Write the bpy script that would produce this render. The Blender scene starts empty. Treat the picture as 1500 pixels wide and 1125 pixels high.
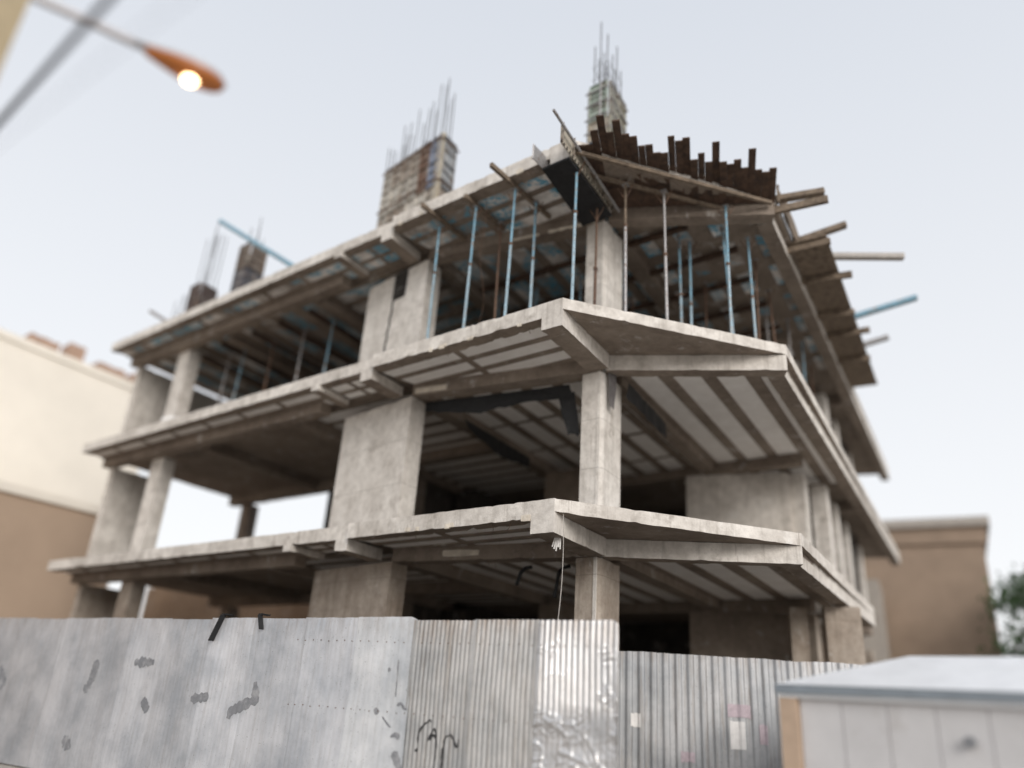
import bpy, bmesh, math, random
from mathutils import Vector, Matrix, noise
random.seed(7)
R = math.radians
sc = bpy.context.scene
COL = sc.collection

# ------------------------------------------------------------------ camera
cam_d = bpy.data.cameras.new('camera')
cam = bpy.data.objects.new('camera', cam_d)
COL.objects.link(cam)
rx = Vector((0.99766, -0.02628, 0.06311))      # camera right in world space
ry = Vector((-0.06836, -0.38353, 0.92099))     # camera up
rz = rx.cross(ry)
rz.normalize()
ry = rz.cross(rx)
cam.matrix_world = Matrix(((rx.x, ry.x, rz.x, 0.0), (rx.y, ry.y, rz.y, 0.0), (rx.z, ry.z, rz.z, 1.6), (0, 0, 0, 1)))
cam_d.sensor_width = 36.0
cam_d.lens = 27.05
cam_d.clip_start = 0.1
cam_d.clip_end = 600.0
cam_d.dof.use_dof = True
cam_d.dof.focus_distance = 11.7
cam_d.dof.aperture_fstop = 0.13
sc.camera = cam

# ------------------------------------------------------------------ world and sun
w = bpy.data.worlds.new('World')
sc.world = w
w.use_nodes = True
nt = w.node_tree
nt.nodes.clear()
sky = nt.nodes.new('ShaderNodeTexSky')
sky.sky_type = 'NISHITA'
sky.sun_disc = False
sky.sun_elevation = R(24)
sky.sun_rotation = R(161)
sky.dust_density = 3.0
bg1 = nt.nodes.new('ShaderNodeBackground')
bg1.inputs[1].default_value = 0.10
nt.links.new(sky.outputs[0], bg1.inputs[0])
tc = nt.nodes.new('ShaderNodeTexCoord')
sep = nt.nodes.new('ShaderNodeSeparateXYZ')
nt.links.new(tc.outputs['Generated'], sep.inputs[0])
ramp = nt.nodes.new('ShaderNodeValToRGB')
ramp.color_ramp.elements[0].position = 0.0
ramp.color_ramp.elements[0].color = (1.0, 1.0, 1.0, 1)
ramp.color_ramp.elements[1].position = 0.75
ramp.color_ramp.elements[1].color = (0.70, 0.735, 0.795, 1)
nt.links.new(sep.outputs[2], ramp.inputs[0])
bg2 = nt.nodes.new('ShaderNodeBackground')
bg2.inputs[1].default_value = 1.13
nt.links.new(ramp.outputs[0], bg2.inputs[0])
mx = nt.nodes.new('ShaderNodeMixShader')
mx.inputs[0].default_value = 0.88
nt.links.new(bg1.outputs[0], mx.inputs[1])
nt.links.new(bg2.outputs[0], mx.inputs[2])
wo = nt.nodes.new('ShaderNodeOutputWorld')
nt.links.new(mx.outputs[0], wo.inputs[0])

sun_d = bpy.data.lights.new('sun', 'SUN')
sun_d.energy = 2.1
sun_d.angle = R(28)
sun_d.color = (1.0, 0.955, 0.90)
sun = bpy.data.objects.new('sun', sun_d)
COL.objects.link(sun)
sdir = Vector((0.30, -0.88, 0.42)).normalized()
sun.rotation_euler = sdir.to_track_quat('Z', 'Y').to_euler()
sun.location = (5, -10, 20)

sc.view_settings.view_transform = 'Standard'
sc.view_settings.look = 'None'
sc.view_settings.exposure = 0.0
sc.view_settings.gamma = 1.0
sc.view_settings.use_curve_mapping = False
sc.cycles.max_bounces = 6
sc.cycles.diffuse_bounces = 4
sc.cycles.use_denoising = True

# ------------------------------------------------------------------ materials
def new_mat(name):
    m = bpy.data.materials.new(name)
    m.use_nodes = True
    return m, m.node_tree, m.node_tree.nodes['Principled BSDF']

def N(nt, typ, **kw):
    n = nt.nodes.new(typ)
    for k, v_ in kw.items():
        setattr(n, k, v_)
    return n

def noise_node(nt, vec, scale, detail=6, rough=0.6, stretch=None):
    if stretch:
        mp = N(nt, 'ShaderNodeMapping')
        mp.inputs['Scale'].default_value = stretch
        nt.links.new(vec, mp.inputs[0])
        vec = mp.outputs[0]
    n = N(nt, 'ShaderNodeTexNoise')
    n.inputs['Scale'].default_value = scale
    n.inputs['Detail'].default_value = detail
    n.inputs['Roughness'].default_value = rough
    nt.links.new(vec, n.inputs['Vector'])
    return n.outputs['Fac']

def ramp_node(nt, fac, p0, c0, p1, c1, mid=None):
    r = N(nt, 'ShaderNodeValToRGB')
    e = r.color_ramp.elements
    e[0].position = p0; e[0].color = (*c0, 1)
    e[1].position = p1; e[1].color = (*c1, 1)
    if mid:
        q = e.new(mid[0]); q.color = (*mid[1], 1)
    nt.links.new(fac, r.inputs[0])
    return r.outputs[0]

def mixc(nt, fac, a, b, mode='MIX'):
    m = N(nt, 'ShaderNodeMix', data_type='RGBA', blend_type=mode)
    for sock, val in ((m.inputs[0], fac), (m.inputs[6], a), (m.inputs[7], b)):
        if isinstance(val, (int, float)):
            sock.default_value = val
        elif isinstance(val, tuple):
            sock.default_value = (*val, 1)
        else:
            nt.links.new(val, sock)
    return m.outputs[2]

def bump(nt, bsdf, h, strength=0.4, dist=0.02, prev=None):
    b = N(nt, 'ShaderNodeBump')
    b.inputs['Strength'].default_value = strength
    b.inputs['Distance'].default_value = dist
    nt.links.new(h, b.inputs['Height'])
    if prev is not None:
        nt.links.new(prev, b.inputs['Normal'])
    nt.links.new(b.outputs[0], bsdf.inputs['Normal'])
    return b.outputs[0]

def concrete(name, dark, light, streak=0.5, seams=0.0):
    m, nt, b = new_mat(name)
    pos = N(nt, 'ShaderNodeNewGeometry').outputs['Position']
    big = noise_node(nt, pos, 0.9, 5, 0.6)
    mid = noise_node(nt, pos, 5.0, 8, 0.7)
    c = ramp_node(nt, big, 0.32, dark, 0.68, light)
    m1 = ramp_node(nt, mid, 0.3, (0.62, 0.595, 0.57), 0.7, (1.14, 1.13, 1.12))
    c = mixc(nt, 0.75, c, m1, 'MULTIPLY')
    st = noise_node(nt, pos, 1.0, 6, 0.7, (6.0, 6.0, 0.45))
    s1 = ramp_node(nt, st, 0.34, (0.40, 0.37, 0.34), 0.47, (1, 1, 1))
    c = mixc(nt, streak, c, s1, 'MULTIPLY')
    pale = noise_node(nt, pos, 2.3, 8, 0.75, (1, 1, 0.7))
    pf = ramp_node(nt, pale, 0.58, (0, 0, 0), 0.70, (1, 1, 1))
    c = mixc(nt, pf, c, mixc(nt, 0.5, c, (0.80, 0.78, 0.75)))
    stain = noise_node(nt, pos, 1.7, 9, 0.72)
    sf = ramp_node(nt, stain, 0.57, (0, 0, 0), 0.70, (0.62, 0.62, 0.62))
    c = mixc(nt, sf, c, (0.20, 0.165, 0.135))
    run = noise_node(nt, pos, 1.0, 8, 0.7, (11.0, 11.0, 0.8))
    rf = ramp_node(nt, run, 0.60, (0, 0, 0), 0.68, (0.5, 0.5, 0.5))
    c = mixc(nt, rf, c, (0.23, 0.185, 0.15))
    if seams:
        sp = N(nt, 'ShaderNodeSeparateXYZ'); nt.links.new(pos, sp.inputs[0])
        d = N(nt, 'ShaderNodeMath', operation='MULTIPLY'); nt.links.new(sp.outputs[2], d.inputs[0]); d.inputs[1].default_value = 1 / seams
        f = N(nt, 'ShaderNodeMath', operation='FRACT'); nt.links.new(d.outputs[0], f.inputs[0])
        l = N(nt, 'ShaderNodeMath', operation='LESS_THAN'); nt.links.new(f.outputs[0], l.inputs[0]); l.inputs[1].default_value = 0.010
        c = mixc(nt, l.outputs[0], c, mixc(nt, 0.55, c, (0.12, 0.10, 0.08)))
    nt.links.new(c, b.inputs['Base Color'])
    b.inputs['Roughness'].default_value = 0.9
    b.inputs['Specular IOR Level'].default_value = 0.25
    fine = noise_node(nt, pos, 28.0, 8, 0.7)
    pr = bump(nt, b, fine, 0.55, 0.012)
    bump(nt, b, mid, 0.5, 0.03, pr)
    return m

M = {}
M['concrete'] = concrete('fair concrete', (0.55, 0.515, 0.475), (0.80, 0.765, 0.72), 0.36)
M['column'] = concrete('column concrete', (0.60, 0.568, 0.53), (0.84, 0.81, 0.77), 0.28, 0.92)
M['column_brown'] = concrete('mud stained column', (0.30, 0.245, 0.20), (0.52, 0.46, 0.40), 0.4, 0.92)
M['soffit'] = concrete('shade toned soffit concrete', (0.22, 0.18, 0.15), (0.33, 0.28, 0.235), 0.2)  # form-stained brown, with the shade of undersides put into the colour
M['dark_concrete'] = concrete('unlit interior concrete', (0.05, 0.045, 0.042), (0.09, 0.082, 0.075), 0.3)  # near-black: shade of the deep interior put into the colour
M['render'] = concrete('cream wall render', (0.66, 0.60, 0.51), (0.76, 0.70, 0.61), 0.15)
M['cream'] = None
M['floor'] = concrete('dark bounce absorber', (0.055, 0.047, 0.04), (0.10, 0.088, 0.075), 0.0)  # near-black, meant to swallow bounce light on unseen floors
M['brown'] = concrete('brown wall render', (0.30, 0.205, 0.14), (0.38, 0.27, 0.19), 0.2)
M['ground'] = concrete('dusty ground', (0.38, 0.35, 0.31), (0.50, 0.465, 0.42), 0.0)

def simple(name, col, rough=0.6, metal=0.0, var=0.25, scale=8.0, bs=0.3, col2=None, thr=(0.5, 0.7), spec=0.4):
    m, nt, b = new_mat(name)
    pos = N(nt, 'ShaderNodeNewGeometry').outputs['Position']
    f = noise_node(nt, pos, scale, 7, 0.65)
    c = ramp_node(nt, f, 0.3, tuple(x * (1 - var) for x in col), 0.7, tuple(min(1, x * (1 + var)) for x in col))
    if col2:
        g = noise_node(nt, pos, scale * 0.6 + 1.3, 8, 0.7)
        gf = ramp_node(nt, g, thr[0], (0, 0, 0), thr[1], (1, 1, 1))
        c = mixc(nt, gf, c, col2)
    nt.links.new(c, b.inputs['Base Color'])
    b.inputs['Roughness'].default_value = rough
    b.inputs['Metallic'].default_value = metal
    b.inputs['Specular IOR Level'].default_value = spec
    if bs:
        bump(nt, b, noise_node(nt, pos, scale * 5, 6, 0.6), bs, 0.01)
    return m

M['blue_steel'] = simple('chalky blue paint', (0.20, 0.36, 0.46), 0.55, 0.1, 0.3, 14, 0.3, (0.30, 0.27, 0.25), (0.52, 0.62))
M['grey_steel'] = simple('bare tube steel', (0.36, 0.35, 0.35), 0.5, 0.5, 0.3, 20, 0.2, (0.19, 0.12, 0.08), (0.55, 0.66))
M['prop_tube'] = simple('worn blue grey tube', (0.27, 0.37, 0.43), 0.5, 0.3, 0.3, 16, 0.2, (0.30, 0.29, 0.28), (0.5, 0.62))
M['rusty'] = simple('rusty steel', (0.16, 0.10, 0.07), 0.85, 0.1, 0.4, 20, 0.4, (0.09, 0.06, 0.05), (0.5, 0.62))
M['rebar'] = simple('reinforcing steel', (0.075, 0.070, 0.072), 0.7, 0.4, 0.35, 30, 0.2)
M['plank'] = simple('dark wet timber', (0.085, 0.052, 0.036), 0.85, 0, 0.45, 7, 0.5, (0.045, 0.03, 0.024), (0.5, 0.62))
M['timber'] = simple('grimy timber', (0.20, 0.155, 0.115), 0.85, 0, 0.35, 10, 0.5, (0.10, 0.075, 0.055), (0.5, 0.65))
M['black_steel'] = simple('oiled form steel', (0.018, 0.018, 0.02), 0.75, 0.0, 0.5, 9, 0.3)
M['tarp'] = simple('black sheeting', (0.015, 0.015, 0.016), 0.6, 0, 0.4, 8, 0.4)
M['rag'] = simple('grey rag', (0.13, 0.12, 0.12), 0.9, 0, 0.3, 8, 0.4)
M['cable'] = simple('black cable jacket', (0.035, 0.033, 0.045), 0.6, 0, 0.2, 8, 0)
M['wire'] = simple('grey wire', (0.42, 0.39, 0.36), 0.7, 0, 0.2, 8, 0)
M['paint'] = simple('black spray paint', (0.025, 0.025, 0.027), 0.7, 0, 0.5, 25, 0, (0.20, 0.195, 0.19), (0.56, 0.66))
M['greypaint'] = simple('faded grey spray paint', (0.20, 0.205, 0.22), 0.7, 0, 0.15, 6, 0, (0.36, 0.36, 0.37), (0.46, 0.66))
M['kiosk_roof'] = simple('pale roof sheet', (0.80, 0.81, 0.83), 0.5, 0.2, 0.08, 3, 0.1)
M['kiosk_eave'] = simple('blue grey eave trim', (0.22, 0.25, 0.28), 0.5, 0.1, 0.12, 4, 0.1)
M['kiosk_panel'] = simple('pale wall panel', (0.55, 0.54, 0.545), 0.5, 0.0, 0.10, 1.2, 0.1, (0.44, 0.42, 0.41), (0.56, 0.72))
M['kiosk_post'] = simple('tan post', (0.46, 0.34, 0.25), 0.7, 0, 0.12, 4, 0.1)
M['pole'] = simple('beige lamp post paint', (0.42, 0.34, 0.22), 0.7, 0, 0.15, 4, 0.2)
M['arm'] = simple('galvanised arm', (0.50, 0.48, 0.49), 0.5, 0.3, 0.1, 5, 0.1)
M['brick_brown'] = simple('brown stone facing', (0.29, 0.215, 0.16), 0.9, 0, 0.14, 1.2, 0.2, (0.28, 0.21, 0.155), (0.45, 0.7))
M['cornice'] = simple('greyish coping', (0.36, 0.325, 0.29), 0.85, 0, 0.12, 2, 0.2)
M['window_glass'] = simple('dark window glass', (0.05, 0.055, 0.06), 0.15, 0, 0.2, 2, 0)
M['bark'] = simple('bark', (0.10, 0.075, 0.055), 0.95, 0, 0.4, 9, 0.6)
M['leaf'] = simple('leaf green', (0.045, 0.088, 0.028), 0.7, 0, 0.5, 2.0, 0)
M['clay'] = simple('red clay', (0.40, 0.27, 0.20), 0.9, 0, 0.25, 3, 0.3)
M['sticker_white'] = simple('white paper', (0.72, 0.70, 0.68), 0.8, 0, 0.1, 12, 0)
M['sticker_red'] = simple('red print', (0.60, 0.30, 0.32), 0.7, 0, 0.2, 12, 0)
M['sticker_pink'] = simple('faded pink print', (0.48, 0.40, 0.43), 0.8, 0, 0.2, 12, 0)
M['brown_stuff'] = simple('stacked brown brick', (0.30, 0.17, 0.09), 0.9, 0, 0.3, 5, 0.5)
M['cream'] = simple('smooth cream render', (0.80, 0.745, 0.66), 0.9, 0, 0.05, 0.5, 0.1)
M['tan'] = simple('tan render', (0.42, 0.315, 0.235), 0.9, 0, 0.08, 0.4, 0.1)
M['white_bag'] = simple('white sacking', (0.72, 0.70, 0.68), 0.8, 0, 0.1, 6, 0.2)

def foam_mat(name, blue):
    m, nt, b = new_mat(name)
    pos = N(nt, 'ShaderNodeNewGeometry').outputs['Position']
    f = noise_node(nt, pos, 3.0, 6, 0.6)
    c = ramp_node(nt, f, 0.3, (0.80, 0.77, 0.74), 0.7, (0.90, 0.88, 0.86))
    d = noise_node(nt, pos, 7.0, 8, 0.75)
    df = ramp_node(nt, d, 0.62, (0, 0, 0), 0.74, (0.8, 0.8, 0.8))
    c = mixc(nt, df, c, (0.26, 0.22, 0.19))
    if blue:
        dk = ramp_node(nt, noise_node(nt, pos, 0.8, 4, 0.6), 0.42, (0.35, 0.31, 0.28), 0.58, (1, 1, 1))
        c = mixc(nt, 1.0, c, dk, 'MULTIPLY')
    if blue:
        g = noise_node(nt, pos, 1.25, 3, 0.5)
        gf = ramp_node(nt, g, 0.47, (0, 0, 0), 0.52, (1, 1, 1))
        s = noise_node(nt, pos, 9.0, 5, 0.6, (1.0, 2.6, 1.0))
        sf = ramp_node(nt, s, 0.46, (0, 0, 0), 0.54, (1, 1, 1))
        k = mixc(nt, 1.0, gf, sf, 'MULTIPLY')
        c = mixc(nt, k, c, (0.10, 0.36, 0.52))
    nt.links.new(c, b.inputs['Base Color'])
    b.inputs['Roughness'].default_value = 0.8
    bump(nt, b, noise_node(nt, pos, 60, 4, 0.5), 0.2, 0.01)
    return m
M['foam'] = foam_mat('foam block', False)
M['foam_blue'] = foam_mat('foam block with blue print', True)

def form_mat():
    m, nt, b = new_mat('patched shutter steel')
    pos = N(nt, 'ShaderNodeNewGeometry').outputs['Position']
    oi = N(nt, 'ShaderNodeObjectInfo').outputs['Color']
    f = noise_node(nt, pos, 5.0, 8, 0.7)
    ff = ramp_node(nt, f, 0.50, (0, 0, 0), 0.64, (0.9, 0.9, 0.9))
    c = mixc(nt, ff, oi, (0.20, 0.145, 0.11))
    g = noise_node(nt, pos, 9.0, 8, 0.7, (1, 1, 0.35))
    gf = ramp_node(nt, g, 0.54, (0, 0, 0), 0.68, (0.8, 0.8, 0.8))
    c = mixc(nt, gf, c, (0.55, 0.51, 0.45))
    nt.links.new(c, b.inputs['Base Color'])
    b.inputs['Roughness'].default_value = 0.75
    b.inputs['Metallic'].default_value = 0.1
    bump(nt, b, f, 0.4, 0.01)
    return m
M['form'] = form_mat()

def sheet_mat(name, base, rough, metal, dirt):
    m, nt, b = new_mat(name)
    pos = N(nt, 'ShaderNodeNewGeometry').outputs['Position']
    oi = N(nt, 'ShaderNodeObjectInfo').outputs['Color']
    f = noise_node(nt, pos, 1.3, 7, 0.65)
    c = ramp_node(nt, f, 0.34, (base[0] * 0.74, base[1] * 0.77, base[2] * 0.80), 0.64, tuple(min(1, x * 1.16) for x in base))
    c = mixc(nt, 1.0, c, oi, 'MULTIPLY')
    s = noise_node(nt, pos, 1.0, 8, 0.75, (16, 16, 1.1))
    sf = ramp_node(nt, s, 0.50, (0, 0, 0), 0.66, (dirt, dirt, dirt))
    c = mixc(nt, sf, c, (0.22, 0.18, 0.145))
    sp = noise_node(nt, pos, 45.0, 3, 0.5)
    spf = ramp_node(nt, sp, 0.66, (0, 0, 0), 0.72, (0.6, 0.6, 0.6))
    c = mixc(nt, spf, c, (0.12, 0.11, 0.10))
    # rusty dirt collected below the top edge
    z = N(nt, 'ShaderNodeSeparateXYZ'); nt.links.new(pos, z.inputs[0])
    mr = N(nt, 'ShaderNodeMapRange'); nt.links.new(z.outputs[2], mr.inputs[0])
    mr.inputs[1].default_value = 2.25; mr.inputs[2].default_value = 2.58
    d = noise_node(nt, pos, 3.2, 7, 0.75, (2.0, 2.0, 0.5))
    dr = ramp_node(nt, d, 0.42, (0, 0, 0), 0.60, (1, 1, 1))
    k = mixc(nt, 1.0, dr, mr.outputs[0], 'MULTIPLY')
    k = mixc(nt, 1.0, k, (dirt, dirt, dirt), 'MULTIPLY')
    c = mixc(nt, k, c, (0.24, 0.17, 0.12))
    nt.links.new(c, b.inputs['Base Color'])
    rr = N(nt, 'ShaderNodeMapRange'); nt.links.new(f, rr.inputs[0])
    rr.inputs[3].default_value = rough - 0.08; rr.inputs[4].default_value = rough + 0.12
    nt.links.new(rr.outputs[0], b.inputs['Roughness'])
    b.inputs['Metallic'].default_value = metal
    return m
M['sheet'] = sheet_mat('weathered zinc sheet', (0.44, 0.43, 0.42), 0.46, 0.40, 0.6)
M['sheet_pale'] = sheet_mat('paler cleaner zinc sheet', (0.46, 0.465, 0.475), 0.5, 0.35, 0.22)
M['sheet_shiny'] = sheet_mat('bright crumpled zinc', (0.60, 0.59, 0.59), 0.38, 0.78, 0.45)

def emit_mat(name, col, e, base=None):
    m, nt, b = new_mat(name)
    b.inputs['Base Color'].default_value = (*(base or col), 1)
    b.inputs['Emission Color'].default_value = (*col, 1)
    b.inputs['Emission Strength'].default_value = e
    b.inputs['Roughness'].default_value = 0.3
    return m
M['bulb'] = emit_mat('lit sodium lamp', (1.0, 0.74, 0.40), 9.0)
M['amber'] = emit_mat('amber lit reflector bowl', (1.0, 0.34, 0.05), 0.05, (0.42, 0.135, 0.035))

# ------------------------------------------------------------------ helpers
def tag(o, label=None, cat=None, group=None, kind=None):
    if label: o['label'] = label
    if cat: o['category'] = cat
    if group: o['group'] = group
    if kind: o['kind'] = kind
    return o

def empty(name, loc, rz=0.0):
    o = bpy.data.objects.new(name, None)
    o.empty_display_size = 0.3
    o.location = loc
    o.rotation_euler = (0, 0, rz)
    COL.objects.link(o)
    return o

class MB:
    def __init__(s): s.v = []; s.f = []
    def add(s, vs, fs):
        k = len(s.v); s.v += [tuple(p) for p in vs]; s.f += [tuple(i + k for i in f) for f in fs]
        return s
    def prism(s, poly, z0, z1):
        n = len(poly)
        a = sum(poly[i][0] * poly[(i + 1) % n][1] - poly[(i + 1) % n][0] * poly[i][1] for i in range(n))
        if a < 0: poly = poly[::-1]
        vs = [(p[0], p[1], z0) for p in poly] + [(p[0], p[1], z1) for p in poly]
        fs = [tuple(range(n - 1, -1, -1)), tuple(range(n, 2 * n))]
        fs += [(i, (i + 1) % n, n + (i + 1) % n, n + i) for i in range(n)]
        return s.add(vs, fs)
    def rough(s, poly, z0, z1, step=0.14, amp=0.005, chip=0.025):
        n = len(poly)
        a = sum(poly[i][0] * poly[(i + 1) % n][1] - poly[(i + 1) % n][0] * poly[i][1] for i in range(n))
        if a < 0: poly = poly[::-1]
        ring = []
        for i in range(n):
            p = Vector(poly[i][:2]); q = Vector(poly[(i + 1) % n][:2])
            L = (q - p).length
            k = max(1, int(L / step))
            c = (q - p).normalized() if L > 0 else Vector((1, 0))
            nrm = Vector((c.y, -c.x))
            for j in range(k):
                ring.append((p.lerp(q, j / k), nrm, j == 0))
        nz = max(1, round((z1 - z0) / step))
        vs = []; m = len(ring)
        for r in range(nz + 1):
            z = z0 + (z1 - z0) * r / nz
            for p, nr, corner in ring:
                w_ = Vector((p.x, p.y, z))
                e = noise.noise(w_ * 3.1) * amp + noise.noise(w_ * 11) * amp * 0.6
                q = p + nr * e * (0.3 if corner else 1)
                zz = z
                if r == 0 or r == nz:
                    g = noise.noise(Vector((p.x * 4.7, p.y * 4.7, z0 * 3))) + 0.5 * noise.noise(Vector((p.x * 15, p.y * 15, z0)))
                    zz += noise.noise(w_ * 6.0) * amp
                    if g > 0.28:
                        dz = min(1.0, (g - 0.28) * 4) * chip
                        zz += dz if r == 0 else -dz * 0.45
                        q = q - nr * dz * 0.5
                vs.append((q.x, q.y, zz))
        fs = []
        for r in range(nz):
            for i in range(m):
                j = (i + 1) % m
                fs.append((r * m + i, r * m + j, (r + 1) * m + j, (r + 1) * m + i))
        fs.append(tuple(range(m - 1, -1, -1)))
        fs.append(tuple(nz * m + i for i in range(m)))
        return s.add(vs, fs)
    def box(s, c, d):
        x, y, z = c; a, b, h = d[0] / 2, d[1] / 2, d[2] / 2
        return s.prism([(x - a, y - b), (x + a, y - b), (x + a, y + b), (x - a, y + b)], z - h, z + h)
    def tube(s, p, q, r, n=8, r2=None):
        p = Vector(p); q = Vector(q); d = (q - p)
        if d.length < 1e-6: return s
        d.normalize()
        a = d.orthogonal().normalized(); b = d.cross(a)
        r2 = r if r2 is None else r2
        vs = [p + (a * math.cos(t) + b * math.sin(t)) * r for t in [2 * math.pi * i / n for i in range(n)]]
        vs += [q + (a * math.cos(t) + b * math.sin(t)) * r2 for t in [2 * math.pi * i / n for i in range(n)]]
        fs = [(i, (i + 1) % n, n + (i + 1) % n, n + i) for i in range(n)] + [tuple(range(n - 1, -1, -1)), tuple(range(n, 2 * n))]
        return s.add(vs, fs)
    def path(s, pts, r, n=6):
        pts = [Vector(p) for p in pts]
        rings = []
        up = Vector((0.13, 0.2, 1)).normalized()
        for i, p in enumerate(pts):
            d = (pts[min(i + 1, len(pts) - 1)] - pts[max(i - 1, 0)]).normalized()
            a = d.cross(up)
            if a.length < 0.05: a = d.cross(Vector((1, 0, 0)))
            a.normalize(); b = d.cross(a)
            rings.append([p + (a * math.cos(2 * math.pi * k / n) + b * math.sin(2 * math.pi * k / n)) * r for k in range(n)])
        vs = [q for rg in rings for q in rg]
        fs = []
        for i in range(len(pts) - 1):
            for k in range(n):
                l = (k + 1) % n
                fs.append((i * n + k, i * n + l, (i + 1) * n + l, (i + 1) * n + k))
        fs += [tuple(range(n - 1, -1, -1)), tuple((len(pts) - 1) * n + k for k in range(n))]
        return s.add(vs, fs)
    def bar(s, p, q, w_, h):          # box along p->q, width w_ horizontally, height h
        p = Vector(p); q = Vector(q); d = (q - p).normalized()
        sd = d.cross(Vector((0, 0, 1)))
        if sd.length < 0.05: sd = Vector((1, 0, 0))
        sd.normalize(); up = sd.cross(d).normalized()
        vs = []
        for e in (p, q):
            for a, b in ((-1, -1), (1, -1), (1, 1), (-1, 1)):
                vs.append(e + sd * a * w_ / 2 + up * b * h / 2)
        return s.add(vs, [(3, 2, 1, 0), (4, 5, 6, 7), (0, 1, 5, 4), (1, 2, 6, 5), (2, 3, 7, 6), (3, 0, 4, 7)])
    def mesh(s, name, mat, off=(0, 0, 0)):
        me = bpy.data.meshes.new(name)
        me.from_pydata([(p[0] - off[0], p[1] - off[1], p[2] - off[2]) for p in s.v], [], s.f)
        if mat: me.materials.append(mat if not isinstance(mat, str) else M[mat])
        me.update()
        return me
    def build(s, name, mat, parent=None, local=False, smooth=False, under=None):
        """world-space vertices (local=True: vertices already relative to the parent)"""
        xs = [p[0] for p in s.v]; ys = [p[1] for p in s.v]; zs = [p[2] for p in s.v]
        org = Vector(((min(xs) + max(xs)) / 2, (min(ys) + max(ys)) / 2, min(zs)))
        me = s.mesh(name, mat, org)
        if smooth:
            for f in me.polygons: f.use_smooth = True
        if under:
            me.materials.append(M[under])
            for f in me.polygons:
                if f.normal.z < -0.8: f.material_index = 1  # downward faces take the browner tone, underside shade included in it
        o = bpy.data.objects.new(name, me)
        COL.objects.link(o)
        if parent is not None:
            o.parent = parent
            base = Vector((0, 0, 0)) if local else wloc(parent)
            o.location = org - base
        else:
            o.location = org
        return o

def wloc(o):
    v_ = Vector(o.location)
    while o.parent is not None:
        o = o.parent; v_ += Vector(o.location)
    return v_

def copy_thing(o, parent=None):
    c = o.copy(); COL.objects.link(c)
    if parent is not None: c.parent = parent
    for ch in o.children: copy_thing(ch, c)
    return c

# plan frame of the building: a along the street front (to the left and away), b inwards
P0 = Vector((0.75, 11.2)); U = Vector((-0.781, 0.625)); V = Vector((0.523, 0.852))
def S(a, b): return P0 + U * a + V * b
N0 = Vector((1.65, 12.9)); NP = Vector((-2.05, 14.85)); P1 = Vector((4.85, 12.35))
L = [0.15, 4.47, 7.87, 11.17]

# ------------------------------------------------------------------ ground
g = MB(); g.prism([(-300, -300), (300, -300), (300, 300), (-300, 300)], -0.3, 0.0)
tag(g.build('ground', 'ground'), kind='structure')
rd = MB(); rd.prism([(-60, -9), (60, -9), (60, -2), (-60, -2)], 0.001, 0.005)
M['asphalt'] = simple('worn asphalt', (0.06, 0.06, 0.062), 0.9, 0, 0.25, 6, 0.5)
tag(rd.build('road', 'asphalt'), kind='structure')
kb = MB(); kb.prism([(-60, -2), (60, -2), (60, -1.85), (-60, -1.85)], 0.0, 0.13)
tag(kb.build('kerb', 'concrete'), kind='structure')

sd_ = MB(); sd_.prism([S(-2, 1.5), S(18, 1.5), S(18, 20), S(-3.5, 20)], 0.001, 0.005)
tag(sd_.build('bounce_cut_ground', 'floor'), kind='structure')  # unseen dark ground added below the building to cut bounce light
# ------------------------------------------------------------------ building under construction
bld = empty('concrete_building', (1.65, 12.9, 0.0))
tag(bld, 'bare concrete building frame under construction, three open storeys behind the zinc fence', 'building')

panels = []       # (distance, polygon, z0, z1, material)
def clip(poly, conv):
    n = len(conv)
    ar = sum(conv[i][0] * conv[(i + 1) % n][1] - conv[(i + 1) % n][0] * conv[i][1] for i in range(n))
    if ar < 0: conv = conv[::-1]
    out = [Vector(p) for p in poly]
    for i in range(n):
        a = Vector(conv[i]); b = Vector(conv[(i + 1) % n]); e = b - a
        def side(p): return e.x * (p.y - a.y) - e.y * (p.x - a.x)
        src, out = out, []
        for j in range(len(src)):
            p, q = src[j], src[(j + 1) % len(src)]
            sp_, sq = side(p), side(q)
            if sp_ >= 0: out.append(p)
            if (sp_ >= 0) != (sq >= 0):
                t = sp_ / (sp_ - sq); out.append(p.lerp(q, t))
        if len(out) < 3: return []
    return out
def area(p):
    return abs(sum(p[i][0] * p[(i + 1) % len(p)][1] - p[(i + 1) % len(p)][0] * p[i][1] for i in range(len(p)))) / 2

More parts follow.
